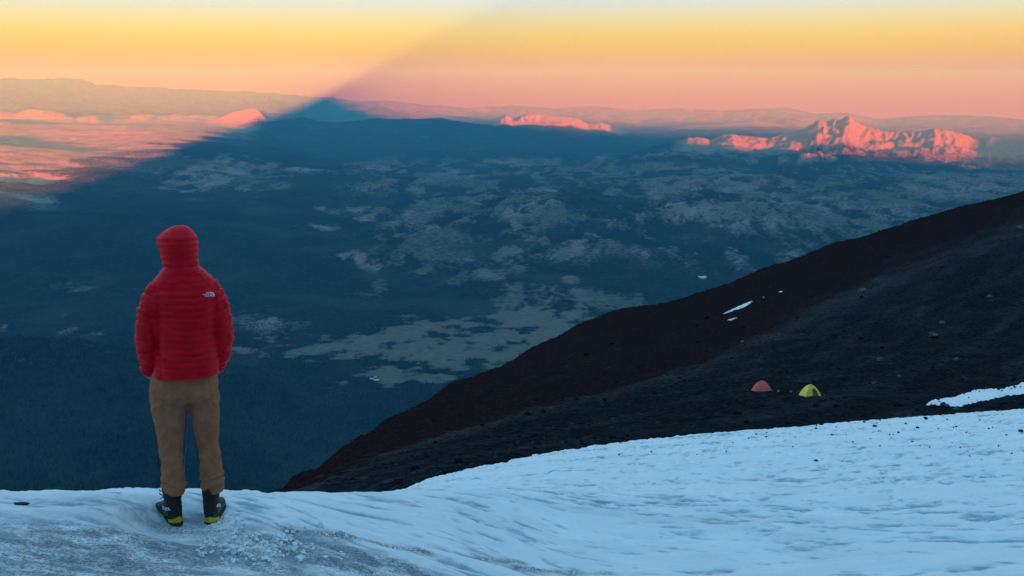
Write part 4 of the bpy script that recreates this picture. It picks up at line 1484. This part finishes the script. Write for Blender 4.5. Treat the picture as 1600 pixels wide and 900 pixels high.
BOULD = [
    (1347, 452, 15, "dark boulder alone in the middle of the lava slope, above the two snow streaks' level"),
    (1594, 354, 16, "boulder at the right edge of the view just below the skyline of the slope"),
    (1546, 463, 9, "pale grey boulder on the upper right of the lava slope"),
    (1473, 503, 10, "rugged boulder above right of the yellow tent, higher of a close pair"),
    (1459, 522, 16, "broad boulder above right of the yellow tent, lower of a close pair"),
    (1375, 560, 11, "grey boulder right of and above the yellow tent, nearest to it uphill"),
    (1365, 597, 9, "rounded boulder directly right of the yellow tent"),
    (1493, 560, 8, "light topped boulder halfway between the yellow tent and the right edge"),
    (1405, 587, 7, "small boulder right of the yellow tent beyond the rounded one"),
    (1475, 631, 12, "dark boulder at the left tip of the snow strip by the right edge"),
    (1494, 637, 10, "dark boulder under the snow strip, right of the one at its tip"),
    (1232, 589, 6, "small pale boulder uphill between the orange and the yellow tent"),
    (1160, 533, 6, "small boulder on the grey lava ridge above the orange tent"),
]
for i, (px, py, wpx, lab) in enumerate(BOULD):
    x, y, z = pxy(px, py + wpx * .3, hill_z, 20, 640)
    w = wpx / FPX * math.hypot(x, y) / 2 * 1.05
    o = link("boulder", ROCKS[i % 5], None, None, (x, y, at_fn(hill_z, x, y) + w * .22))
    o.scale = (w, w * .9, w * (1.0 if wpx < 14 else .85))
    o.rotation_euler = (0.2 * (i % 3 - 1), 0.15 * (i % 2), 1.3 * i)
    tag(o, lab, "boulder", "boulders on the lava slope")

STONES = [(335, 123), (435, 113), (578, 121), (670, 111), (763, 59), (795, 66), (796, 53), (870, 58), (885, 68), (877, 97), (1045, 60), (1013, 36), (1180, 60), (1192, 59), (1207, 52), (1250, 82),
          (1275, 95), (1305, 98), (1332, 40), (1360, 12), (1380, 37), (1388, 34), (1462, 14), (1467, 138), (1430, 127), (1490, 40), (1502, 36), (1375, 85), (1340, 70), (1230, 25), (1100, 20), (1150, 15), (950, 40), (1000, 60),
          (740, 70), (820, 95), (1150, 95), (1400, 100), (1520, 95), (690, 84), (1065, 84), (1545, 60), (1420, 52), (1120, 72), (1562, 118)]
SPECIAL = {(1133, 35): (6, "dark stone on the upper snow almost below the yellow tent, close to the rock edge"),
           (1267, 38): (5, "dark stone on the upper snow under the left end of the snow strip"),
           (1293, 10): (7, "dark stone right at the snow's upper edge below the snow strip"),
           (1590, 50): (7, "dark stone on the upper snow at the right edge of the view"),
           (950, 142): (6, "lone dark stone lowest on the open snow right of the middle")}
rs = np.random.RandomState(3)
lst = [(p, rs.uniform(2.2, 4.0), None) for p in STONES] + [(p, v[0], v[1]) for p, v in SPECIAL.items()]
for i, ((zx, zy), wpx, lab) in enumerate(lst):
    px, py = 800 + zx / 2, 650 + zy / 2
    x, y, z = pxy(px, py, snow_z, 6, 125)
    w = wpx / FPX * math.hypot(x, y) / 2
    o = link("stone", DARK[i % 4], None, None, (x, y, at_fn(snow_z, x, y) + w * .3))
    o.scale = (w * rs.uniform(.9, 1.3), w, w * rs.uniform(.8, 1.2))
    o.rotation_euler = (0, 0, rs.uniform(0, 6))
    tag(o, lab or "small dark stone scattered on the far snow below the lava slope", "stone", "dark stones scattered on the far snow")
x, y, z = pxy(33, 789, snow_z)
o = link("stone", DARK[2], None, None, (x, y, z + .006))
w = 11 / FPX * math.hypot(x, y)
o.scale = (w, w * .6, w * .32)
o.rotation_euler = (0.1, 0.25, 0.4)
tag(o, "flat dark stone half sunk in snow at the far left", "stone")

# loose rocks of the lava slope: far too many to count
def scatter(name, n, zf, az0, az1, r0, r1, smin, smax, mat, seed, keep=None, label=None, cat=None):
    rs = np.random.RandomState(seed)
    a = rs.uniform(az0, az1, n)
    r = np.exp(rs.uniform(math.log(r0), math.log(r1), n))
    x, y = np.sin(a) * r, np.cos(a) * r
    if keep is not None:
        k = keep(x, y, a, r)
        x, y, r = x[k], y[k], r[k]
    n = len(x)
    z = zf(x, y)
    s = smin * (smax / smin) ** (rs.uniform(0, 1, n) ** 4.5) * (r / r1) ** 0.45
    bm = bmesh.new()
    bmesh.ops.create_icosphere(bm, subdivisions=1, radius=1.0)
    bv = np.array([v.co[:] for v in bm.verts])
    bf = np.array([[v.index for v in f.verts] for f in bm.faces])
    bm.free()
    nv = len(bv)
    jit = 1 + rs.uniform(-.38, .25, (n, nv, 1))
    th = rs.uniform(0, 6.28, n)
    P = bv[None] * jit * s[:, None, None] * np.stack([rs.uniform(.8, 1.5, n), rs.uniform(.7, 1.1, n), rs.uniform(.5, .9, n)], -1)[:, None, :]
    cx, sn = np.cos(th)[:, None], np.sin(th)[:, None]
    X = P[..., 0] * cx - P[..., 1] * sn + x[:, None]
    Y = P[..., 0] * sn + P[..., 1] * cx + y[:, None]
    Z = P[..., 2] + z[:, None] + (s * .18)[:, None]
    V = np.stack([X, Y, Z], -1).reshape(-1, 3)
    F = (bf[None] + (np.arange(n) * nv)[:, None, None]).reshape(-1, 3)
    me = np_mesh(name, V, F, False)
    attr(me, "red", np.repeat(hill_red(x, y), nv))
    attr(me, "lum", np.repeat(rs.uniform(0, 1, n), nv))
    return tag(link(name, me, mat), kind='stuff')


def mat_loose():
    t = NT("loose_lava")
    n = t.noise(t.pos(), 1.2, 4, 0.7)
    l_ = t.at("lum")
    g = t.mix(l_, (0.006, 0.0075, 0.009), (0.040, 0.043, 0.047))
    b = t.mix(l_, (0.016, 0.007, 0.0075), (0.060, 0.027, 0.026))
    return t.fin(t.mix(t.at("red"), g, b), 0.95, t.bump(n, 0.6, 0.3), 0.0)


M_LOOSE = mat_loose()


def on_hill(x, y, a, r):
    return r > np.interp(a, e_az, e_r) * 1.02


scatter("loose_gravel", 10000, hill_z, R(-14), R(28.5), 28, 420, 0.05, 0.32, M_LOOSE, 12, on_hill)
scatter("loose_rocks", 7000, hill_z, R(-14), R(28.5), 30, 500, 0.08, 0.85, M_LOOSE, 11, on_hill)


# ------------------------------------------------------------------ snow left on the slope
def patch(name, poly, zf, lift, mat, rag=0.0, r0=20, r1=640, seed=0, nx=60, ny=16):
    """sheet of snow lying on the ground: given by its upper and lower edge in the photo"""
    top_, bot_ = np.array(poly[0], float), np.array(poly[1], float)
    xs = np.linspace(max(top_[0, 0], bot_[0, 0]), min(top_[-1, 0], bot_[-1, 0]), nx)
    V = []
    for i, px in enumerate(xs):
        t_, b_ = np.interp(px, top_[:, 0], top_[:, 1]), np.interp(px, bot_[:, 0], bot_[:, 1])
        t_ += rag * float(perlin(px * .25, seed + 0.5, seed))
        b_ += rag * float(perlin(px * .3 + 9, seed + 3.5, seed + 1))
        b_ = max(b_, t_ + 0.15)
        pa, pb = pxy(px, t_, zf, r0, r1), pxy(px, b_, zf, r0, r1)
        for q in np.linspace(0, 1, ny):
            x, y = pa[0] + (pb[0] - pa[0]) * q, pa[1] + (pb[1] - pa[1]) * q
            V.append((x, y, at_fn(zf, x, y) + lift * min(1.0, (i + .3) / 7.0, (nx - .7 - i) / 7.0) * math.sin(math.pi * min(max(q, .0), 1)) ** .5 - .01))
    me = np_mesh(name, np.array(V), grid_quads(nx, ny))
    attr(me, "dirt", np.full(len(V), 0.12))
    attr(me, "grit", np.zeros(len(V)))
    return tag(link(name, me, mat), kind='structure')


patch("snow_patch", ([(1130, 490.2), (1140, 486), (1155, 478.5), (1168, 473), (1178, 470.5)], [(1130, 491), (1140, 488.3), (1152, 484), (1164, 480), (1172, 475), (1178, 471)]), hill_z, .35, M_SNOW, 0.2, seed=1)
patch("snow_patch", ([(1134, 502), (1145, 498.5), (1152, 496)], [(1134, 503), (1145, 500), (1152, 497)]), hill_z, .3, M_SNOW, 0.1, seed=2, nx=24, ny=8)
patch("snow_patch", ([(1216, 456.4), (1219, 455), (1223, 455)], [(1216, 457), (1220, 457), (1223, 456)]), hill_z, .3, M_SNOW, 0.05, seed=3, nx=12, ny=6)
patch("snow_patch", ([(1192, 464.3), (1195, 463.5)], [(1192, 465.5), (1195, 465)]), hill_z, .25, M_SNOW, 0.02, seed=4, nx=8, ny=5)
patch("snow_strip", ([(1447, 630.5), (1456, 627), (1470, 624), (1480, 622.5), (1500, 617), (1520, 611), (1545, 608), (1560, 609), (1575, 606), (1590, 601), (1602, 598), (1640, 590), (1720, 580)],
                     [(1447, 632.5), (1456, 631.5), (1468, 634), (1478, 631), (1488, 636), (1500, 635), (1515, 631), (1530, 627), (1550, 624), (1575, 618), (1590, 617), (1602, 616), (1640, 610), (1720, 602)]), hill_z, .22, M_SNOW, 1.5, 30, 300, 5, 220, 14)
for i, (px, py) in enumerate(((1457, 629), (1466, 629), (1541, 611), (1585, 609.5), (1513, 626), (1594, 609), (1565, 615), (1490, 619), (1580, 612), (1530, 616))):
    x, y, z = pxy(px, py, hill_z, 30, 300)
    w = (4.5 if i in (1, 2, 3) else 2.6) / FPX * math.hypot(x, y) / 2
    o = link("stone", DARK[i % 4], None, None, (x, y, at_fn(hill_z, x, y) + .28))
    o.scale = (w * 1.2, w, w)
    tag(o, "small dark stone lying on the snow strip by the right edge", "stone", "stones on the snow strip")

# crumbs of broken ice near the right boot
rs = np.random.RandomState(21)
V, F = [], []
for i in range(420):
    px, py = rs.normal(400, 60), rs.normal(852, 14)
    if rs.rand() < .35:
        px, py = rs.normal(352, 12), rs.normal(822, 5)
    if not (300 < px < 560 and 812 < py < 892):
        continue
    x, y, z = pxy(px, py, snow_z, 3, 20)
    s = rs.uniform(.004, .014) * (1.6 if rs.rand() < .06 else 1)
    me_ = DARK[i % 4]
    if i < 4:
        pass
    o_ = len(V)
    th = rs.uniform(0, 6.28, 3)
    rot = Matrix.Rotation(th[0], 3, 'X') @ Matrix.Rotation(th[1], 3, 'Z')
    for cx in (-1, 1):
        for cy in (-1, 1):
            for cz in (-1, 1):
                q = rot @ Vector((cx * s * rs.uniform(.6, 1.2), cy * s * rs.uniform(.5, 1), cz * s * rs.uniform(.4, .9)))
                V.append((x + q.x, y + q.y, z + s * .3 + q.z))
    for f in ((0, 1, 3, 2), (4, 6, 7, 5), (0, 4, 5, 1), (2, 3, 7, 6), (0, 2, 6, 4), (1, 5, 7, 3)):
        F.append(tuple(k + o_ for k in f))
me = py_mesh("ice_crumbs", (V, F), False)
attr(me, "dirt", np.zeros(len(V)))
attr(me, "grit", np.zeros(len(V)))
tag(link("ice_crumbs", me, M_SNOW), kind='stuff')


# ------------------------------------------------------------------ tents
def mat_tent(name, a, b):
    t = NT(name)
    n = t.noise(t.obj(), 5, 4, 0.6)
    return t.fin(t.mix(t.rng(n, .3, .7), a, b), 0.55, t.bump(n, .5, .03), .3, **{'Transmission Weight': 0.0})


M_ORANGE = mat_tent("orange_nylon", (0.62, 0.10, 0.06), (0.70, 0.125, 0.075))
M_YELLOW = mat_tent("yellow_nylon", (0.80, 0.66, 0.10), (0.88, 0.74, 0.17))
M_YELLOW2 = mat_tent("golden_nylon", (0.80, 0.50, 0.035), (0.86, 0.57, 0.06))
M_INNER = mat_tent("grey_inner_fabric", (0.10, 0.11, 0.12), (0.15, 0.16, 0.17))
M_ALU = mat_tent("tent_pole_metal", (0.30, 0.30, 0.31), (0.36, 0.36, 0.37))


def make_tent(px, py, wpx, hpx, label, mats, phi0, door, pole_mat):
    x0_, y0_, z0_ = pxy(px, py, hill_z, 30, 400)
    D = math.hypot(x0_, y0_)
    az = math.atan2(x0_, y0_)
    a = wpx / FPX * D / 2
    h = hpx / FPX * D * 1.02
    root = empty("tent", (x0_, y0_, z0_), -az)
    tag(root, label, "tent", "dome tents camped on the lava slope")
    ca, sa = math.cos(-az), math.sin(-az)

    def ground(lx, ly):
        wx_, wy_ = x0_ + lx * ca - ly * sa, y0_ + lx * sa + ly * ca
        return at_fn(hill_z, wx_, wy_) - z0_

    def arc(phi, t):
        f = 1 - t ** 1.12
        return Vector((math.cos(phi) * a * 1.16 * f, math.sin(phi) * a * 1.0 * f, h * (1 - (1 - t) ** 1.75)))
    corners = [phi0 + i * math.pi / 2 for i in range(4)]
    base = [ground(*(arc(c_, 0).xy)) for c_ in corners]
    NU, NV = 12, 12
    for k in range(4):
        ca_, cb_ = corners[k], corners[(k + 1) % 4]
        V, F, keep = [], [], set()
        for j in range(NV + 1):
            t_ = j / NV
            A, B = arc(ca_, t_), arc(cb_, t_)
            A.z += base[k] * (1 - t_)
            B.z += base[(k + 1) % 4] * (1 - t_)
            for i in range(NU + 1):
                s = i / NU
                P = A.lerp(B, s)
                bul = math.sin(math.pi * s)
                outw = Vector((P.x, P.y, 0))
                P += outw * (.20 * bul * (1 - .15 * t_))
                if j == 0:
                    P.z += .13 * h * bul ** .7 * (1 + .35 * math.sin(9 * s)) - .02
                V.append(tuple(P))
        for j in range(NV):
            for i in range(NU):
                if door == k and 5 <= i <= 8 and (j < 6 if i in (6, 7) else j < 5):
                    continue
                F.append((j * (NU + 1) + i, j * (NU + 1) + i + 1, (j + 1) * (NU + 1) + i + 1, (j + 1) * (NU + 1) + i))
        me = evaluated(py_mesh("fly_panel", (V, F)), [('SOLIDIFY', dict(thickness=.012, offset=0))])
        p_ = link("fly_panel", me, mats[k], root)
        if door == k:
            Vd = [V[j * (NU + 1) + 5] for j in range(0, 6)]
            fl_ = []
            for j, v in enumerate(Vd):
                fl_ += [tuple(Vector(v) + Vector((0, -.03, 0))), tuple(Vector(v) + Vector((-.10 + .01 * j, -.06, .0)))]
            link("door_flap", evaluated(py_mesh("door_flap", (fl_, [(2 * j, 2 * j + 1, 2 * j + 3, 2 * j + 2) for j in range(5)])), [('SOLIDIFY', dict(thickness=.02))]), mats[k], root)
    for k in range(2):
        pts = [tuple(arc(corners[k], t_) * 1.012 + Vector((0, 0, base[k] * (1 - t_)))) for t_ in np.linspace(0, 1, 14)]
        pts += [tuple(arc(corners[k + 2], t_) * 1.012 + Vector((0, 0, base[k + 2] * (1 - t_)))) for t_ in np.linspace(1, 0, 14)[1:]]
        link("pole", py_mesh("pole", tube(pts, [.014] * len(pts), 6)), pole_mat, root)
    # inner tent
    V, F = [], []
    for j in range(9):
        t_ = j / 8
        for i in range(24):
            P = arc(phi0 + 2 * math.pi * i / 24, t_) * .80
            V.append((P.x, P.y, P.z + .02))
    for j in range(8):
        for i in range(24):
            F.append((j * 24 + i, j * 24 + (i + 1) % 24, (j + 1) * 24 + (i + 1) % 24, (j + 1) * 24 + i))
    link("inner_tent", py_mesh("inner_tent", (V, F)), M_INNER, root)
    # vent hood near the top
    q = arc(phi0 - .25 if door is None else phi0 + .5, .80)
    n_ = Vector((q.x, q.y, .6)).normalized()
    sd = Vector((-n_.y, n_.x, 0)).normalized()
    up_ = n_.cross(sd)
    vv_ = []
    for i in range(9):
        an = math.pi * i / 8
        for e in (0, .07):
            vv_.append(tuple(q * 1.02 + n_ * (e * math.sin(an) + .012) + sd * .13 * math.cos(an) + up_ * (-.10 * math.sin(an) + .04)))
    link("vent", py_mesh("vent", (vv_, [(2 * i, 2 * i + 2, 2 * i + 3, 2 * i + 1) for i in range(8)])), M_INNER, root)
    # guy lines with pegs
    for k in range(4):
        A = arc(corners[k], .35)
        G = arc(corners[k], 0) * 1.5
        G.z = ground(G.x, G.y) + .02
        link("guy_line", py_mesh("guy_line", tube([tuple(A), tuple((A + G) / 2), tuple(G)], [.004] * 3, 5)), pole_mat, root)
    return root


make_tent(1190, 611, 31, 16.5, "orange dome tent, the left of two on the dark lava slope, with its door closed", [M_ORANGE] * 4, R(-120), None, M_ORANGE)
make_tent(1265.5, 619, 31, 18, "yellow dome tent with an open dark doorway on the dark lava slope", [M_YELLOW2, M_YELLOW2, M_YELLOW, M_YELLOW], R(-108), 0, M_YELLOW)

# gear left between the tents
def make_sack(px, py, wpx, label, a, b):
    x, y, z = pxy(px, py, hill_z, 30, 400)
    w = wpx / FPX * math.hypot(x, y) / 2
    root = empty("stuff_sack", (x, y, z), .5)
    tag(root, label, "bag")
    m_ = mat_tent("sack_cloth", a, b)
    link("sack_body", py_mesh("sack_body", rings([(0, 0, 0, w * .7, w * .6, w * .6), (0, 0, w * .15, w, w * .85, w * .85), (0, 0, w * .8, w * .95, w * .8, w * .8), (0, 0, w * 1.25, w * .6, w * .55, w * .55), (0, 0, w * 1.4, w * .2, w * .2, w * .2)], 14)), m_, root)
    link("closure", py_mesh("closure", tube([(0, 0, w * 1.35), (0, 0, w * 1.5), (w * .1, 0, w * 1.75)], [w * .16, w * .1, w * .28], 10)), m_, root)


make_sack(1216, 612.5, 4.2, "pale pinkish bundle on the ground just right of the orange tent", (0.24, 0.16, 0.16), (0.30, 0.20, 0.20))
make_sack(1235.5, 613, 3.4, "pale grey bundle on the ground midway between the two tents", (0.20, 0.23, 0.23), (0.26, 0.29, 0.29))

# ------------------------------------------------------------------ far things in the valley
tz_grid = tz.reshape(len(AZ), len(RHO))


def valley_at(x, y):
    a, r = np.arctan2(x, y), np.hypot(x, y)
    i = np.clip(np.searchsorted(AZ, a), 1, len(AZ) - 1)
    j = np.clip(np.searchsorted(RHO, r), 1, len(RHO) - 1)
    fa = np.clip((a - AZ[i - 1]) / (AZ[i] - AZ[i - 1]), 0, 1)
    fr_ = np.clip((r - RHO[j - 1]) / (RHO[j] - RHO[j - 1]), 0, 1)
    g = tz_grid
    return (g[i - 1, j - 1] * (1 - fa) + g[i, j - 1] * fa) * (1 - fr_) + (g[i - 1, j] * (1 - fa) + g[i, j] * fa) * fr_


M_ROOF = mat_rock("pale_sheet_roof", (0.55, 0.56, 0.57), (0.68, 0.69, 0.70), .2)
M_WALL = mat_rock("pale_plaster", (0.40, 0.38, 0.35), (0.50, 0.47, 0.43), .2)
M_GLASS = mat_rock("dark_pane", (0.02, 0.02, 0.025), (0.03, 0.03, 0.035), .2)


def make_house(px, py, ln, wd, ht, yaw, label):
    x, y, z = pxy(px, py, valley_at, 4400, 12000)
    root = empty("house", (x, y, z - .5), yaw)
    tag(root, label, "house", "pale farm buildings at the meadow's near edge")
    l2, w2 = ln / 2, wd / 2
    V, F = slab([(-l2, -w2), (l2, -w2), (l2, w2), (-l2, w2)], 0, ht)
    V += [(-l2, 0, ht * 1.6), (l2, 0, ht * 1.6)]
    F += [(4, 7, 8), (5, 9, 6)]
    link("wall", py_mesh("wall", (V, F), False), M_WALL, root)
    o = w2 * .14
    Vr = [(-l2 - o, -w2 - o, ht * .93), (l2 + o, -w2 - o, ht * .93), (l2 + o, 0, ht * 1.66), (-l2 - o, 0, ht * 1.66), (-l2 - o, w2 + o, ht * .93), (l2 + o, w2 + o, ht * .93)]
    link("roof", evaluated(py_mesh("roof", (Vr, [(0, 1, 2, 3), (3, 2, 5, 4)])), [('SOLIDIFY', dict(thickness=.5, offset=1))]), M_ROOF, root)
    for i in range(3):
        cx = (i - 1) * ln * .3
        v, f = slab([(cx - ln * .05, -w2 - .25), (cx + ln * .05, -w2 - .25), (cx + ln * .05, -w2 + .1), (cx - ln * .05, -w2 + .1)], ht * .3, ht * .75)
        link("window", py_mesh("window", (v, f), False), M_GLASS, root)


make_house(588, 595, 42, 18, 7, .2, "long pale roofed building at the near edge of the meadow, lowest of its cluster")
make_house(581, 592.5, 26, 14, 6, -.4, "pale roofed building left of the long one by the meadow's near edge")
make_house(586, 590, 20, 12, 5, .9, "smallest pale building of the cluster, behind the long one by the meadow")

# pond shining behind the slope
def make_pond():
    t = NT("pond_water")
    n = t.noise(t.pos(), .05, 3, .6)
    m_ = t.fin((0.45, 0.52, 0.58), 0.25, t.bump(n, .1, .5), .6)
    P = []
    for px, py in ((1090, 432), (1095, 433.5), (1100, 432.5), (1104, 434), (1103, 435.5), (1097, 436), (1093, 434.5)):
        P.append(pxy(px, py, valley_at, 5000, 30000))
    zc = max(p[2] for p in P) + 6
    V = [(p[0], p[1], zc) for p in P] + [(p[0], p[1], zc - 60) for p in P]
    n_ = len(P)
    F = [tuple(range(n_ - 1, -1, -1))] + [(i, (i + 1) % n_, n_ + (i + 1) % n_, n_ + i) for i in range(n_)]
    tag(link("pond", py_mesh("pond", (V, F), False), m_), kind='structure')


make_pond()

# small dark cloud above the ranges, beyond the haze
def make_cloud():
    D = 150000.0
    az, tn = ray(1438, 110)
    bm = bmesh.new()
    bmesh.ops.create_icosphere(bm, subdivisions=4, radius=1.0)
    for v in bm.verts:
        p = v.co
        k = 1 + .35 * float(perlin(p.x * 2.2, p.z * 2 + p.y * 2, 70)) + .2 * float(perlin(p.x * 6, p.z * 5 + p.y * 5, 71))
        v.co = Vector((p.x * k * (1 - .3 * max(p.x, 0)) , p.y * k, p.z * k * (1.0 - .55 * max(p.x, 0))))
    me = bpy.data.meshes.new("cloud")
    bm.to_mesh(me)
    bm.free()
    for p in me.polygons:
        p.use_smooth = True
    t = NT("cloud_vapour")
    t.fin((0.16, 0.14, 0.13), 1.0, None, 0.0)
    o = link("cloud", me, t.m, None, (math.sin(az) * D, math.cos(az) * D, float(tn) * D))
    o.scale = (11 / FPX * D, 3000, 1.15 / FPX * D)
    o.rotation_euler = (0, 0.02, -float(az))
    tag(o, kind='structure')


make_cloud()

# the wood in the valley: a mass of trees
def make_forest(n=62000):
    rs = np.random.RandomState(5)
    a = rs.uniform(R(-27.5), R(4), n)
    r = np.exp(rs.uniform(math.log(4300), math.log(8800), n))
    i = np.clip(np.searchsorted(AZ, a), 0, len(AZ) - 1)
    j = np.clip(np.searchsorted(RHO, r), 0, len(RHO) - 1)
    md = tm.reshape(tz_grid.shape)[i, j]
    x, y = np.sin(a) * r, np.cos(a) * r
    dens = fbm(x / 500, y / 500, 4, 600)
    k = (md < 0.42) & (rs.uniform(0, 1, n) < np.clip(.75 + .9 * dens, .15, 1))
    x, y, r = x[k], y[k], r[k]
    n = len(x)
    z = valley_at(x, y)
    h = rs.uniform(11, 27, n) * (0.85 + .3 * fbm(x / 300, y / 300, 3, 610))
    w = h * rs.uniform(.16, .26, n)
    m = 5
    th = np.linspace(0, 2 * math.pi, m, endpoint=False)[None] + rs.uniform(0, 6, n)[:, None]
    lo = np.stack([x[:, None] + np.cos(th) * w[:, None], y[:, None] + np.sin(th) * w[:, None], np.repeat((z + h * .12)[:, None], m, 1)], -1)
    tp = np.stack([x + rs.uniform(-.6, .6, n), y, z + h], -1)[:, None]
    V = np.concatenate([lo, tp], 1).reshape(-1, 3)
    b = np.arange(m)
    f = np.stack([b, (b + 1) % m, np.full(m, m)], -1)
    F = (f[None] + (np.arange(n) * (m + 1))[:, None, None]).reshape(-1, 3)
    me = np_mesh("valley_forest", V, F, True)
    snag = sstep(.38, .52, fbm(x / 260 + 4, y / 130, 4, 620) + .0)
    attr(me, "lum", np.repeat(rs.uniform(0, 1, n), m + 1))
    attr(me, "dead", np.repeat(snag * (rs.uniform(0, 1, n) < .75), m + 1))
    t = NT("conifer_needles")
    c = t.mix(t.at("lum"), (0.003, 0.010, 0.010), (0.028, 0.056, 0.046))
    c = t.mix(t.at("dead"), c, (0.095, 0.095, 0.085))
    return tag(link("valley_forest", me, t.fin(c, .9, None, 0.0)), kind='stuff')


make_forest()

# ------------------------------------------------------------------ the air
HAZE_D = 2.6e-5
top = TOP + 60.0
t = bpy.data.materials.new("air")
t.use_nodes = True
t.node_tree.nodes.clear()
o_ = t.node_tree.nodes.new("ShaderNodeOutputMaterial")
v_ = t.node_tree.nodes.new("ShaderNodeVolumePrincipled")
v_.inputs['Color'].default_value = (0.085, 0.38, 0.71, 1)
v_.inputs['Absorption Color'].default_value = (1, 1.0, 0.20, 1)
v_.inputs['Density'].default_value = HAZE_D
v_.inputs['Anisotropy'].default_value = -0.3
t.node_tree.links.new(v_.outputs[0], o_.inputs['Volume'])
x0, x1, y0, y1, z0, z1 = -83000, 83000, -83000, 83000, Z_LOW - 1.0, top
bm = bmesh.new()
bmesh.ops.create_cube(bm, size=1.0)
for v in bm.verts:
    v.co = Vector(((x0 + x1) / 2 + v.co.x * (x1 - x0), (y0 + y1) / 2 + v.co.y * (y1 - y0), (z0 + z1) / 2 + v.co.z * (z1 - z0)))
me = bpy.data.meshes.new("haze")
bm.to_mesh(me)
bm.free()
haze = tag(link("haze", me, t), kind='stuff')
